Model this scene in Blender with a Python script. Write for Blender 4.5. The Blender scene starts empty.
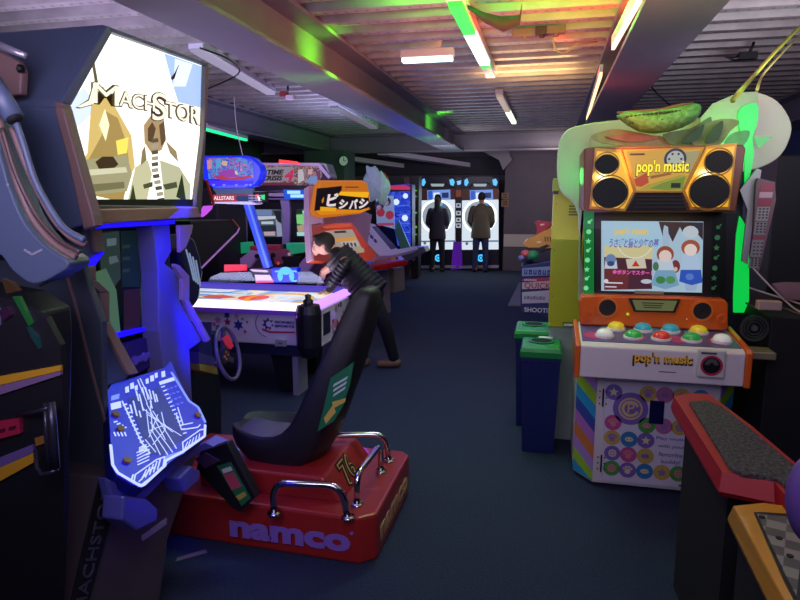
import bpy, bmesh, math, random
from mathutils import Vector, Matrix
random.seed(7)
SC = bpy.context.scene
COL = SC.collection
# ------------------------------------------------------------------ camera
f = 620.0
TH = math.atan(101 / f)
PS = math.atan(149 * math.cos(TH) / f)
EYE = Vector((0, 0, 1.62))
FW = Vector((-math.sin(PS) * math.cos(TH), math.cos(PS) * math.cos(TH), -math.sin(TH)))
RT = Vector((math.cos(PS), math.sin(PS), 0))
UP = RT.cross(FW)
cd = bpy.data.cameras.new('camera')
cam = bpy.data.objects.new('camera', cd)
COL.objects.link(cam)
cd.sensor_width = 36
cd.lens = f / 800 * 36
cd.clip_end = 100
cd.clip_start = 0.05
mw = Matrix((RT, UP, -FW)).transposed().to_4x4()
mw.translation = EYE
cam.matrix_world = mw
SC.camera = cam

def ray(x, y):
    return FW + RT * ((x - 400) / f) + UP * ((300 - y) / f)
def FR(o, u, v):
    u = Vector(u).normalized(); v = Vector(v).normalized()
    n = u.cross(v).normalized(); v = n.cross(u)
    m = Matrix((u, v, n)).transposed().to_4x4()
    m.translation = Vector(o)
    return m
def pt(M, x, y, c=0.0):
    """where the measured sight line meets the plane c of frame M, in the frame's own metres"""
    n = M.col[2].xyz
    o = M.translation + n * c
    d = ray(x, y)
    t = (o - EYE).dot(n) / d.dot(n)
    q = M.inverted() @ (EYE + d * t)
    return (q.x, q.y)
def pts(M, seq, c=0.0, crop=None):
    r = []
    for x, y in seq:
        if crop: x, y = crop[0] + x / crop[2], crop[1] + y / crop[2]
        r.append(pt(M, x, y, c))
    return r
def onz(x, y, z):
    d = ray(x, y); t = (z - EYE.z) / d.z
    return EYE + d * t
def front(Y):            # frame of a face that looks towards -Y
    return FR((0, Y, 0), (1, 0, 0), (0, 0, 1))
def side(X):             # frame of a face that looks towards +X
    return FR((X, 0, 0), (0, 1, 0), (0, 0, 1))

# ------------------------------------------------------------------ materials
def lin(h):
    h = h.lstrip('#')
    r = []
    for i in (0, 2, 4):
        c = int(h[i:i + 2], 16) / 255
        r.append(c / 12.92 if c <= .04045 else ((c + .055) / 1.055) ** 2.4)
    return (*r, 1)
_M = {}
def mat(h, rough=.5, metal=0.0, emit=None, s=1.0, name=None, var=0.0, vs=20, bump=0.0, alpha=1.0, trans=0.0, coat=0.0):
    k = (h, rough, metal, emit, s, var, vs, bump, alpha, trans, coat)
    if k in _M: return _M[k]
    m = bpy.data.materials.new(name or ('surface_' + h.lstrip('#')))
    m.use_nodes = True
    nt = m.node_tree
    b = nt.nodes['Principled BSDF']
    b.inputs['Base Color'].default_value = lin(h)
    b.inputs['Roughness'].default_value = rough
    b.inputs['Metallic'].default_value = metal
    b.inputs['Alpha'].default_value = alpha
    b.inputs['Transmission Weight'].default_value = trans
    b.inputs['Coat Weight'].default_value = coat
    if emit:
        b.inputs['Emission Color'].default_value = lin(emit)
        b.inputs['Emission Strength'].default_value = s
    if var or bump:
        tc = nt.nodes.new('ShaderNodeTexCoord')
        n = nt.nodes.new('ShaderNodeTexNoise')
        n.inputs['Scale'].default_value = vs
        n.inputs['Detail'].default_value = 6
        nt.links.new(tc.outputs['Object'], n.inputs['Vector'])
        if var:
            mx = nt.nodes.new('ShaderNodeMix'); mx.data_type = 'RGBA'; mx.blend_type = 'MULTIPLY'
            mx.inputs['Factor'].default_value = var
            mx.inputs['A'].default_value = lin(h)
            cr = nt.nodes.new('ShaderNodeValToRGB')
            cr.color_ramp.elements[0].position = .35; cr.color_ramp.elements[0].color = (.15, .15, .15, 1)
            cr.color_ramp.elements[1].position = .65
            nt.links.new(n.outputs['Fac'], cr.inputs['Fac'])
            nt.links.new(cr.outputs['Color'], mx.inputs['B'])
            nt.links.new(mx.outputs['Result'], b.inputs['Base Color'])
        if bump:
            bp = nt.nodes.new('ShaderNodeBump')
            bp.inputs['Strength'].default_value = bump
            bp.inputs['Distance'].default_value = .01
            nt.links.new(n.outputs['Fac'], bp.inputs['Height'])
            nt.links.new(bp.outputs['Normal'], b.inputs['Normal'])
    _M[k] = m
    return m
def glow(h, s=1.0):      # something that gives off its own light (screen, tube, backlit print)
    return mat('101010', .4, 0, h, s, name='lit_' + h)
def art(stops, scale=9.0, s=1.0, seed=0.0, rough=.3, emitting=True):
    """busy printed artwork: cells of several colours"""
    m = bpy.data.materials.new('printed_artwork'); m.use_nodes = True
    nt = m.node_tree; b = nt.nodes['Principled BSDF']
    tc = nt.nodes.new('ShaderNodeTexCoord')
    mp = nt.nodes.new('ShaderNodeMapping'); mp.inputs['Location'].default_value = (seed, seed * 1.7, seed * .3)
    v = nt.nodes.new('ShaderNodeTexNoise'); v.inputs['Scale'].default_value = scale
    v.inputs['Detail'].default_value = 3; v.inputs['Distortion'].default_value = 1.2
    cr = nt.nodes.new('ShaderNodeValToRGB'); cr.color_ramp.interpolation = 'CONSTANT'
    n = len(stops)
    e = cr.color_ramp.elements
    while len(e) < n: e.new(.5)
    for i, h in enumerate(stops):
        e[i].position = 0 if i == 0 else .3 + .4 * i / n
        e[i].color = lin(h)
    nt.links.new(tc.outputs['Object'], mp.inputs['Vector'])
    nt.links.new(mp.outputs['Vector'], v.inputs['Vector'])
    nt.links.new(v.outputs['Fac'], cr.inputs['Fac'])
    b.inputs['Roughness'].default_value = rough
    if emitting:
        b.inputs['Base Color'].default_value = (.01, .01, .01, 1)
        nt.links.new(cr.outputs['Color'], b.inputs['Emission Color'])
        b.inputs['Emission Strength'].default_value = s
    else:
        nt.links.new(cr.outputs['Color'], b.inputs['Base Color'])
    return m

# ------------------------------------------------------------------ mesh builder
_fc = {}
class B:
    def __init__(s, M=None):
        s.bm = bmesh.new(); s.M = M.copy() if M else Matrix(); s.mats = []; s.mi = 0; s.sm = False
    def m(s, mt):
        if mt not in s.mats: s.mats.append(mt)
        s.mi = s.mats.index(mt); return s
    def smooth(s, v=True):
        s.sm = v; return s
    def add(s, vs, fs):
        v = [s.bm.verts.new(s.M @ Vector(p)) for p in vs]
        for q in fs:
            try: g = s.bm.faces.new([v[i] for i in q])
            except ValueError: continue
            g.material_index = s.mi; g.smooth = s.sm
        return s
    def box(s, x0, x1, y0, y1, z0, z1):
        vs = [(x, y, z) for z in (z0, z1) for y in (y0, y1) for x in (x0, x1)]
        return s.add(vs, [(0, 2, 3, 1), (4, 5, 7, 6), (0, 1, 5, 4), (1, 3, 7, 5), (3, 2, 6, 7), (2, 0, 4, 6)])
    def cube(s, c, sz, R=None):
        M0 = s.M; s.M = M0 @ Matrix.Translation(c) @ (R if R else Matrix())
        a, b, d = sz[0] / 2, sz[1] / 2, sz[2] / 2
        s.box(-a, a, -b, b, -d, d); s.M = M0; return s
    def prism(s, p, a, b, ax='z'):
        """polygon p extruded from a to b; ax is the axis of extrusion"""
        def P(q, w):
            return (q[0], q[1], w) if ax == 'z' else ((w, q[0], q[1]) if ax == 'x' else (q[0], w, q[1]))
        n = len(p)
        vs = [P(q, a) for q in p] + [P(q, b) for q in p]
        s.add(vs, [tuple(range(n - 1, -1, -1)), tuple(range(n, 2 * n))] + [(i, (i + 1) % n, n + (i + 1) % n, n + i) for i in range(n)])
        return s
    def tube(s, P, r, seg=8, closed=False, cap=True):
        P = [Vector(p) for p in P]; n = len(P)
        rr = r if isinstance(r, (list, tuple)) else [r] * n
        sm = s.sm; s.sm = True
        up = None; vs = []
        for i, p in enumerate(P):
            a = P[(i - 1) % n] if (closed or i > 0) else p
            b = P[(i + 1) % n] if (closed or i < n - 1) else p
            t = (b - a).normalized()
            if up is None:
                up = Vector((0, 0, 1)) if abs(t.z) < .9 else Vector((1, 0, 0))
            x = t.cross(up)
            if x.length < 1e-6: x = t.orthogonal()
            x.normalize(); up = x.cross(t).normalized()
            for k in range(seg):
                an = 2 * math.pi * k / seg
                vs.append(p + (x * math.cos(an) + up * math.sin(an)) * rr[i])
        fs = []
        for i in range(n if closed else n - 1):
            j = (i + 1) % n
            for k in range(seg):
                l = (k + 1) % seg
                fs.append((i * seg + k, i * seg + l, j * seg + l, j * seg + k))
        if cap and not closed:
            fs += [tuple(range(seg - 1, -1, -1)), tuple((n - 1) * seg + k for k in range(seg))]
        s.add(vs, fs); s.sm = sm; return s
    def cyl(s, p, q, r, r2=None, seg=24):
        return s.tube([p, q], [r, r if r2 is None else r2], seg)
    def ball(s, c, r, u=16, v=10, R=None):
        if not isinstance(r, (tuple, list)): r = (r, r, r)
        sm = s.sm; s.sm = True
        M0 = s.M; s.M = M0 @ Matrix.Translation(c) @ (R if R else Matrix())
        vs = [(0, 0, r[2])]
        for i in range(1, v):
            for k in range(u):
                t = math.pi * i / v; a = 2 * math.pi * k / u
                vs.append((r[0] * math.sin(t) * math.cos(a), r[1] * math.sin(t) * math.sin(a), r[2] * math.cos(t)))
        vs.append((0, 0, -r[2])); L = len(vs) - 1
        fs = [(0, 1 + k, 1 + (k + 1) % u) for k in range(u)]
        for i in range(v - 2):
            for k in range(u):
                fs.append((1 + i * u + k, 1 + (i + 1) * u + k, 1 + (i + 1) * u + (k + 1) % u, 1 + i * u + (k + 1) % u))
        fs += [(L, 1 + (v - 2) * u + (k + 1) % u, 1 + (v - 2) * u + k) for k in range(u)]
        s.add(vs, fs); s.sm = sm; s.M = M0; return s
    def disc(s, x, y, r, z0, z1, seg=28, ry=None):
        ry = ry or r
        return s.prism([(x + r * math.cos(2 * math.pi * k / seg), y + ry * math.sin(2 * math.pi * k / seg)) for k in range(seg)], z0, z1)
    def ring(s, x, y, r0, r1, z0, z1, seg=32, a0=0, a1=360):
        full = abs(a1 - a0) >= 360
        n = seg if full else seg + 1
        vs = []
        for k in range(n):
            a = math.radians(a0 + (a1 - a0) * k / seg)
            for r, z in ((r0, z0), (r1, z0), (r1, z1), (r0, z1)):
                vs.append((x + r * math.cos(a), y + r * math.sin(a), z))
        fs = []
        for k in range(seg):
            l = (k + 1) % n
            for j in range(4):
                fs.append((k * 4 + j, k * 4 + (j + 1) % 4, l * 4 + (j + 1) % 4, l * 4 + j))
        if not full: fs += [(3, 2, 1, 0), ((n - 1) * 4, (n - 1) * 4 + 1, (n - 1) * 4 + 2, (n - 1) * 4 + 3)]
        return s.add(vs, fs)
    def lathe(s, c, prof, seg=24):
        vs = []; fs = []; n = len(prof)
        for k in range(seg):
            a = 2 * math.pi * k / seg
            for r, z in prof: vs.append((c[0] + r * math.cos(a), c[1] + r * math.sin(a), c[2] + z))
        for k in range(seg):
            l = (k + 1) % seg
            for j in range(n - 1): fs.append((k * n + j, l * n + j, l * n + j + 1, k * n + j + 1))
        return s.add(vs, fs)
    def loft(s, secs, cap=True, closed=True):
        n = len(secs[0]); vs = [p for q in secs for p in q]; fs = []
        for i in range(len(secs) - 1):
            for k in range(n if closed else n - 1):
                l = (k + 1) % n
                fs.append((i * n + k, i * n + l, (i + 1) * n + l, (i + 1) * n + k))
        if cap: fs += [tuple(range(n - 1, -1, -1)), tuple((len(secs) - 1) * n + k for k in range(n))]
        return s.add(vs, fs)
    def line(s, p, q, w, z0, z1):
        p = Vector(p); q = Vector(q); d = (q - p)
        if d.length < 1e-6: return s
        n = Vector((-d.y, d.x)).normalized() * w / 2
        return s.prism([tuple(p + n), tuple(p - n), tuple(q - n), tuple(q + n)], z0, z1)
    def text(s, t, size, x, y, z, ext=.001, al='CENTER', rot=0, shear=0, fat=0, sx=1, vb=True):
        c = bpy.data.curves.new('lettering', 'FONT')
        c.body = t; c.size = size; c.align_x = al; c.align_y = 'CENTER'
        c.extrude = ext; c.shear = shear; c.offset = fat; c.resolution_u = 3
        o = bpy.data.objects.new('lettering', c)
        me = bpy.data.meshes.new_from_object(o)
        M = s.M @ Matrix.Translation((x, y, z)) @ Matrix.Rotation(rot, 4, 'Z') @ Matrix.Diagonal((sx, 1, 1, 1))
        me.transform(M)
        n0 = len(s.bm.faces)
        s.bm.from_mesh(me)
        s.bm.faces.ensure_lookup_table()
        for i in range(n0, len(s.bm.faces)): s.bm.faces[i].material_index = s.mi
        bpy.data.objects.remove(o); bpy.data.curves.remove(c); bpy.data.meshes.remove(me)
        return s
    def fit(s, t, M, x0, y0, x1, y1, c=0.0, crop=None, ext=.001, fat=0.0, shear=0.0, dx=0.0, dy=0.0):
        """lettering scaled to fill the measured rectangle on the plane c of frame M"""
        (u0, v1), (u1, v0) = pts(M, [(x0, y0), (x1, y1)], c, crop)
        cu = bpy.data.curves.new('lettering', 'FONT'); cu.body = t; cu.size = 1
        cu.extrude = ext; cu.offset = 0 if not fat else (.045 if fat >= .007 else .02); cu.shear = shear; cu.resolution_u = 3
        o = bpy.data.objects.new('lettering', cu); me = bpy.data.meshes.new_from_object(o)
        xs = [v.co.x for v in me.vertices]; ys = [v.co.y for v in me.vertices]
        kx = (u1 - u0) / (max(xs) - min(xs)); ky = (v1 - v0) / (max(ys) - min(ys))
        me.transform(s.M @ Matrix.Translation((u0 + dx, v0 + dy, c + ext)) @ Matrix.Diagonal((kx, ky, 1, 1)) @ Matrix.Translation((-min(xs), -min(ys), 0)))
        n0 = len(s.bm.faces); s.bm.from_mesh(me); s.bm.faces.ensure_lookup_table()
        for i in range(n0, len(s.bm.faces)): s.bm.faces[i].material_index = s.mi
        bpy.data.objects.remove(o); bpy.data.curves.remove(cu); bpy.data.meshes.remove(me)
        return s
    def mesh(s, name):
        bmesh.ops.recalc_face_normals(s.bm, faces=s.bm.faces[:])
        me = bpy.data.meshes.new(name)
        s.bm.to_mesh(me); s.bm.free()
        for q in s.mats: me.materials.append(q)
        return me
    def done(s, name, parent=None, label=None, bevel=0, mt=None, local=False, sub=0):
        if mt: s.mats = [mt]
        me = s.mesh(name)
        return link(me, name, parent, label, bevel, local, sub)
ROOTM = {}
def link(me, name, parent=None, label=None, bevel=0, local=False, sub=0):
    o = bpy.data.objects.new(name, me); COL.objects.link(o)
    if parent:
        if not local:
            me.transform(ROOTM[parent.name].inverted())
        o.parent = parent
        ROOTM[o.name] = ROOTM[parent.name]
    elif not local:
        # put the origin at the base of the thing
        xs = [v.co for v in me.vertices]
        c = Vector(((min(v.x for v in xs) + max(v.x for v in xs)) / 2, (min(v.y for v in xs) + max(v.y for v in xs)) / 2, min(v.z for v in xs)))
        me.transform(Matrix.Translation(-c)); o.location = c
        ROOTM[o.name] = Matrix.Translation(c)
    else:
        ROOTM[o.name] = Matrix()
    if label: o['label'] = label
    if bevel:
        md = o.modifiers.new('bevel', 'BEVEL'); md.width = bevel; md.segments = 2; md.limit_method = 'ANGLE'; md.angle_limit = .6
        md.harden_normals = False
    if sub:
        md = o.modifiers.new('subdivision', 'SUBSURF'); md.levels = sub; md.render_levels = sub
    return o
def thing(name, label, cat, loc, group=None, rotz=0):
    o = bpy.data.objects.new(name, None); COL.objects.link(o)
    o.location = loc; o.rotation_euler = (0, 0, rotz); o.empty_display_size = .1
    o['label'] = label; o['category'] = cat
    if group: o['group'] = group
    ROOTM[o.name] = Matrix.Translation(loc) @ Matrix.Rotation(rotz, 4, 'Z')
    return o
def tag(o, label, cat, group=None):
    o['label'] = label; o['category'] = cat
    if group: o['group'] = group
    return o
def struct(o):
    o['kind'] = 'structure'; return o
def dup(root, loc=None, rotz=None, label=None):
    def cp(o, par):
        c = o.copy(); COL.objects.link(c)
        if par: c.parent = par
        ROOTM[c.name] = ROOTM[o.name]
        for ch in [q for q in bpy.data.objects if q.parent == o]: cp(ch, c)
        return c
    r = cp(root, None)
    if loc is not None: r.location = loc
    if rotz is not None: r.rotation_euler.z = rotz
    if label: r['label'] = label
    return r
def fused(b, name, parent, mt, voxel=.012, it=4, colors=None, label=None):
    """union of overlapping limbs into one continuous skin"""
    me = b.mesh(name + '_raw')
    o = bpy.data.objects.new('raw', me); COL.objects.link(o)
    md = o.modifiers.new('r', 'REMESH'); md.mode = 'VOXEL'; md.voxel_size = voxel; md.use_smooth_shade = True
    md = o.modifiers.new('s', 'SMOOTH'); md.iterations = it; md.factor = .5
    dg = bpy.context.evaluated_depsgraph_get()
    m2 = bpy.data.meshes.new_from_object(o.evaluated_get(dg))
    bpy.data.objects.remove(o)
    m2.name = name
    m2.materials.clear(); m2.materials.append(mt)
    for p in m2.polygons: p.use_smooth = True; p.material_index = 0
    if colors:
        for q, fn in colors:
            m2.materials.append(q); k = len(m2.materials) - 1
            for p in m2.polygons:
                if fn(p.center): p.material_index = k
    return link(m2, name, parent, label)
def limb(b, *P):
    """tapered chain of (x, y, z, radius)"""
    for a, c in zip(P[:-1], P[1:]):
        b.cyl(a[:3], c[:3], a[3], c[3], 12)
    for a in P: b.ball(a[:3], a[3], 12, 8)
    return b
def area(name, loc, target, sx, sy, power, color, spread=None):
    l = bpy.data.lights.new(name, 'AREA'); l.shape = 'RECTANGLE'; l.size = sx; l.size_y = sy
    l.energy = power; l.color = lin(color)[:3]
    if spread: l.spread = math.radians(spread)
    o = bpy.data.objects.new(name, l); COL.objects.link(o); o.location = loc
    o.rotation_euler = (Vector(target) - Vector(loc)).to_track_quat('-Z', 'Y').to_euler()
    return o
def point(name, loc, power, color, r=.05):
    l = bpy.data.lights.new(name, 'POINT'); l.energy = power; l.color = lin(color)[:3]; l.shadow_soft_size = r
    o = bpy.data.objects.new(name, l); COL.objects.link(o); o.location = loc
    return o
# ================================================================== the room
DECK = 2.93; BEAM = 2.57
carpet = mat('202e4a', .95, var=.55, vs=90, bump=.5, name='blue_carpet')
_nt = carpet.node_tree
struct(B().box(-6.2, 3.4, -2.5, 15.2, -.1, 0).done('floor', mt=carpet))
wallm = mat('5c5560', .8, var=.12, vs=3, name='grey_wall_paint')
struct(B().box(-6.2, 3.4, 15.1, 15.2, 0, 3.0).done('wall_back', mt=wallm))
struct(B().box(-6.3, -6.2, -2.5, 15.2, 0, 3.0).done('wall_left', mt=mat('3a3740', .8, name='dark_wall')))
struct(B().box(3.4, 3.5, -2.5, 15.2, 0, 3.0).done('wall_right', mt=mat('33406e', .7, name='blue_wall')))
struct(B().box(-6.2, 3.4, -2.6, -2.5, 0, 3.0).done('wall_front', mt=mat('3a3740', .8)))
# nearer stretch of back wall beside the ring machines
W2 = front(14.35)
struct(B().box(-.98, 3.4, 14.35, 15.1, 0, 3.0).done('wall_back', mt=wallm))
b = B(); b.box(-.97, .45, 14.33, 14.35, .55, .83)
struct(b.done('trim_1', mt=mat('b9aea6', .6, name='pale_wall_rail')))
# corrugated steel deck
def deck():
    m = mat('9c968e', .42, .15, var=.3, vs=6, name='corrugated_steel_deck')
    nt = m.node_tree; bs = nt.nodes['Principled BSDF']
    tc = nt.nodes.new('ShaderNodeTexCoord')
    sx = nt.nodes.new('ShaderNodeSeparateXYZ'); nt.links.new(tc.outputs['Object'], sx.inputs[0])
    def mth(op, a, v=None, c=None):
        q = nt.nodes.new('ShaderNodeMath'); q.operation = op
        nt.links.new(a, q.inputs[0])
        if v is not None:
            if isinstance(v, float): q.inputs[1].default_value = v
            else: nt.links.new(v, q.inputs[1])
        if c is not None: q.inputs[2].default_value = c
        return q.outputs[0]
    fx = mth('FRACT', mth('MULTIPLY', sx.outputs['X'], 13.0))
    dash = mth('LESS_THAN', fx, .28)
    y = mth('FRACT', mth('MULTIPLY', mth('ADD', sx.outputs['Y'], 2.5 - .046), 1 / .30))
    row = mth('LESS_THAN', mth('ABSOLUTE', mth('SUBTRACT', y, .0)), .10)
    d = mth('MULTIPLY', dash, row)
    bp = nt.nodes.new('ShaderNodeBump'); bp.inputs['Strength'].default_value = .8; bp.inputs['Distance'].default_value = .01
    nt.links.new(d, bp.inputs['Height'])
    old = bs.inputs['Base Color'].links[0].from_socket
    mx = nt.nodes.new('ShaderNodeMix'); mx.data_type = 'RGBA'; mx.blend_type = 'MULTIPLY'
    mx.inputs['B'].default_value = (.5, .5, .5, 1); nt.links.new(old, mx.inputs['A']); nt.links.new(d, mx.inputs['Factor']); nt.links.new(mx.outputs['Result'], bs.inputs['Base Color']); nt.links.new(bp.outputs['Normal'], bs.inputs['Normal'])
    b = B().m(m)
    P = []
    y = -2.5
    while y < 15.1:
        P += [(y, DECK), (y + .095, DECK), (y + .115, DECK + .085), (y + .175, DECK + .085), (y + .185, DECK + .06), (y + .20, DECK + .06), (y + .21, DECK + .085), (y + .28, DECK + .085)]
        y += .30
    P.append((15.1, DECK)); P += [(15.1, DECK + .14), (-2.5, DECK + .14)]
    b.prism(P, -6.2, 3.4, 'x')
    return b.done('ceiling', local=True)
struct(deck())
# steel I-beams along the room
steel = mat('6f6a72', .45, .15, var=.1, vs=4, name='grey_steel_paint')
def ibeam(xc, y0, y1, n, w=.40, h=.36):
    t = .03
    P = [(xc - w / 2, BEAM), (xc + w / 2, BEAM), (xc + w / 2, BEAM + t), (xc + .02, BEAM + t), (xc + .02, BEAM + h - t), (xc + w / 2, BEAM + h - t),
         (xc + w / 2, BEAM + h), (xc - w / 2, BEAM + h), (xc - w / 2, BEAM + h - t), (xc - .02, BEAM + h - t), (xc - .02, BEAM + t), (xc - w / 2, BEAM + t)]
    b = B().m(steel); b.prism(P, y0, y1, 'y')
    return struct(b.done('trim_%d' % n, bevel=.004))
ibeam(-1.90, -2.4, 12.7, 2)
ibeam(.62, -2.4, 12.7, 3)
ibeam(-4.55, -2.4, 12.7, 4)
ibeam(3.1, -2.4, 12.7, 5)
# cross beam and column
b = B().m(steel)
P = [(12.7, BEAM), (13.0, BEAM), (13.0, BEAM + .03), (12.87, BEAM + .03), (12.87, BEAM + .33), (13.0, BEAM + .33), (13.0, BEAM + .36), (12.7, BEAM + .36), (12.7, BEAM + .33), (12.83, BEAM + .33), (12.83, BEAM + .03), (12.7, BEAM + .03)]
b.prism(P, -6.1, 3.3, 'x'); struct(b.done('trim_6'))
b = B().m(mat('34403f', .6, name='dark_teal_column')); b.box(-4.8, -3.95, 11.9, 12.6, 0, BEAM); struct(b.done('trim_7', bevel=.01))
# raking roof members seen beyond the cross beam
b = B().m(mat('b8b4c4', .5, name='pale_painted_steel'))
for x0, x1 in ((-3.6, -2.0), (-5.2, -3.6)):
    b.add([(x0, 13.1, 2.55), (x1, 15.0, 2.35), (x1 + .25, 15.0, 2.35), (x0 + .25, 13.1, 2.55), (x0, 13.1, 2.65), (x1, 15.0, 2.45), (x1 + .25, 15.0, 2.45), (x0 + .25, 13.1, 2.65)],
          [(0, 1, 2, 3), (4, 5, 6, 7), (0, 1, 5, 4), (1, 2, 6, 5), (2, 3, 7, 6), (3, 0, 4, 7)])
struct(b.done('trim_8'))
b = B().m(steel); q_ = pts(front(14.2), [(480, 150), (508, 150), (512, 160), (503, 170), (499, 160)]); b.prism(q_, 14.2, 14.34, 'y'); struct(b.done('trim_9'))
b = B().m(mat('30303a', .8)); b.box(-6.1, -.98, 14.9, 15.05, 2.2, 2.6); struct(b.done('trim_10'))

# ------------------------------------------------------------------ wall clock on the column
CF = front(11.9)
x, z = pt(CF, 344, 161)
t = thing('wall_clock', 'small round white clock high on the dark column behind the orange machine', 'clock', (x, 11.88, z - .1))
b = B(CF); b.m(mat('d8e0dc', .4, emit='9fb0aa', s=.15)); b.disc(x, z, .095, 0, .02); b.done('clock_face', t)
b = B(CF); b.m(mat('222222', .4)); b.ring(x, z, .09, .105, 0, .03); b.line((x, z), (x, z + .07), .012, .021, .026); b.line((x, z), (x + .045, z), .012, .021, .026); b.done('clock_hand', t)
# safety notice on back wall
x, z = pt(W2, 505.5, 200)
b = B(W2); b.m(mat('8a6a50', .7)); 
t = thing('wall_notice', 'small tan notice sheet on the grey back wall right of the ring machines', 'notice', (x, 14.35, z - .15))
b.box(x - .09, x + .07, z + .03, z + .16, 0, .006); b.box(x - .09, x + .07, z - .15, z + .0, 0, .006); b.done('paper', t)
b = B(W2).m(mat('2a1c18', .7))
for i in range(3): b.box(x - .06, x + .04, z + .05 + i * .035, z + .065 + i * .035, .006, .008)
for i in range(3): b.box(x - .07, x + .05, z - .12 + i * .04, z - .1 + i * .04, .006, .008)
b.done('print', t)

# ------------------------------------------------------------------ ceiling fixtures
house = mat('c9c6cc', .5, name='white_fixture_metal')
def tube_light(name, label, x0, y0, x1, y1, z, col, s, w=.06, group='tube lights under the steel deck', body=house, seg=None):
    a = onz(x0, y0, z); c = onz(x1, y1, z)
    t = thing(name, label, 'light', ((a.x + c.x) / 2, (a.y + c.y) / 2, z), group)
    d = (c - a).normalized(); n = Vector((-d.y, d.x, 0)) * w / 2
    up = Vector((0, 0, 1))
    def bar(p, q, zz0, zz1, k):
        return [p - n * k + up * zz0, p + n * k + up * zz0, q + n * k + up * zz0, q - n * k + up * zz0,
                p - n * k + up * zz1, p + n * k + up * zz1, q + n * k + up * zz1, q - n * k + up * zz1]
    F = [(0, 1, 2, 3), (4, 7, 6, 5), (0, 4, 5, 1), (1, 5, 6, 2), (2, 6, 7, 3), (3, 7, 4, 0)]
    B().m(body).add(bar(a, c, .03, .09, 1.3), F).done('housing', t)
    b = B()
    seg = seg or [(0, 1, col, s)]
    for u0, u1, cc, ss in seg:
        b.m(glow(cc, ss)).add(bar(a.lerp(c, u0), a.lerp(c, u1), 0, .03, 1), F)
    b.done('tube', t)
    return t
tube_light('tube_light', 'long green and white tube light running away under the deck', 455, 6, 491, 78, 2.84, 'd8ffe0', 3, .09,
           seg=[(0, .3, '30e040', 1.6), (.3, .75, 'eaffe4', 3), (.75, .82, '30c050', 1.2), (.82, 1, 'c8b8c0', .5)])
tube_light('tube_light', 'short tube light with a green glow further down the deck', 499, 97, 514, 124, 2.84, 'e8ffd0', 2, .07,
           seg=[(0, .5, 'c8a890', .7), (.5, 1, 'e0ffc0', 2.5)])
tube_light('strip_light', 'white twin strip light hanging left of the big left beam', 196, 52, 271, 95, 2.86, 'd8ccf4', .5, .10, body=mat('d8d4e0', .5))
tube_light('strip_light', 'grey louvred strip light further along, left of the big left beam', 334, 108, 374, 129, 2.86, 'b8b0c8', .3, .12)
tube_light('tube_light', 'green glowing tube under the dark beam beside the aircraft poster', 196, 128, 246, 141, 2.5, '20e090', 1.5, .05)
tube_light('led_tube', 'thin orange tube light along the right beam, nearest of the two', 640, 2, 613, 50, 2.60, 'ffd8b0', 2.5, .02, 'thin tube lights along the right beam')
tube_light('led_tube', 'thin orange tube light along the right beam, further of the two', 601, 76, 587, 120, 2.60, 'ffc890', 2.5, .02, 'thin tube lights along the right beam')
# emergency light box, faces the camera
a = onz(401, 60, 2.78); 
EF = front(a.y)
t = thing('emergency_light', 'white emergency light box hung crosswise under the deck', 'light', (a.x + .2, a.y, 2.74))
b = B(EF).m(mat('c4c4b0', .5)); q = pts(EF, [(400, 56), (453, 49), (453, 55), (400, 58)], 0)
x0, x1 = q[0][0], q[1][0]; zt = 2.86
b.box(x0, x1, 2.80, 2.865, -.10, 0); b.done('housing', t, bevel=.008)
b = B(EF).m(glow('d8fff0', 3)); b.box(x0 + .01, x1 - .01, 2.765, 2.80, -.09, -.01); b.done('diffuser', t, bevel=.008)
# security camera on the right
t = thing('security_camera', 'black security camera bracket under the right bay of the deck', 'camera', onz(742, 60, 2.8))
p = onz(745, 56, 2.82)
b = B().m(mat('151518', .4)); b.tube([p + Vector((-.16, 0, .0)), p + Vector((-.08, .0, -.02)), p], [.004, .02, .03], 8)
b.cube(p + Vector((.02, 0, .0)), (.14, .07, .06)); b.done('camera_body', t)
b = B().m(mat('151518', .4)); b.tube([p + Vector((.03, 0, .02)), p + Vector((.05, 0, .07)), p + Vector((.06, 0, .11))], .012, 8); b.done('bracket', t)
# wiring
def cable(name, label, P, r, mt, cat='cable', group=None):
    Q = []
    P = [Vector(p) for p in P]
    for i in range(len(P) - 1):
        p0 = P[max(i - 1, 0)]; p1 = P[i]; p2 = P[i + 1]; p3 = P[min(i + 2, len(P) - 1)]
        for k in range(6):
            u = k / 6
            Q.append(.5 * ((2 * p1) + (p2 - p0) * u + (2 * p0 - 5 * p1 + 4 * p2 - p3) * u * u + (3 * p1 - p0 - 3 * p2 + p3) * u ** 3))
    Q.append(P[-1])
    o = B().m(mt).tube(Q, r, 6).done(name)
    return tag(o, label, cat, group)
cable('cable', 'yellow looping cable hanging by the ceiling junction boxes', [onz(553, 38, 2.88), onz(556, 50, 2.78), onz(566, 52, 2.78), onz(578, 44, 2.84), onz(596, 42, 2.9)], .008, mat('c8c080', .5))
cable('cable', 'black cable drooping from the right beam over the yellow speakers', [onz(652, 62, 2.9), onz(651, 85, 2.8), onz(664, 100, 2.66), onz(674, 108, 2.58)], .009, mat('111111', .5))
cable('cable', 'black lead on the deck left of the nearest strip light', [onz(200, 48, 2.88), onz(230, 60, 2.86), onz(238, 74, 2.86), onz(205, 90, 2.86)], .008, mat('111111', .5))
cable('ribbon_cable', 'yellow green ribbon rising to the ceiling from the frosted cloud panel', [Vector(aa) for aa in (onz(733, 100, 2.0), onz(752, 78, 2.3), onz(775, 52, 2.6), onz(803, 24, 2.9))], .012, mat('b8c840', .5), 'cable', 'ribbons above the cloud panel')
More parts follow.
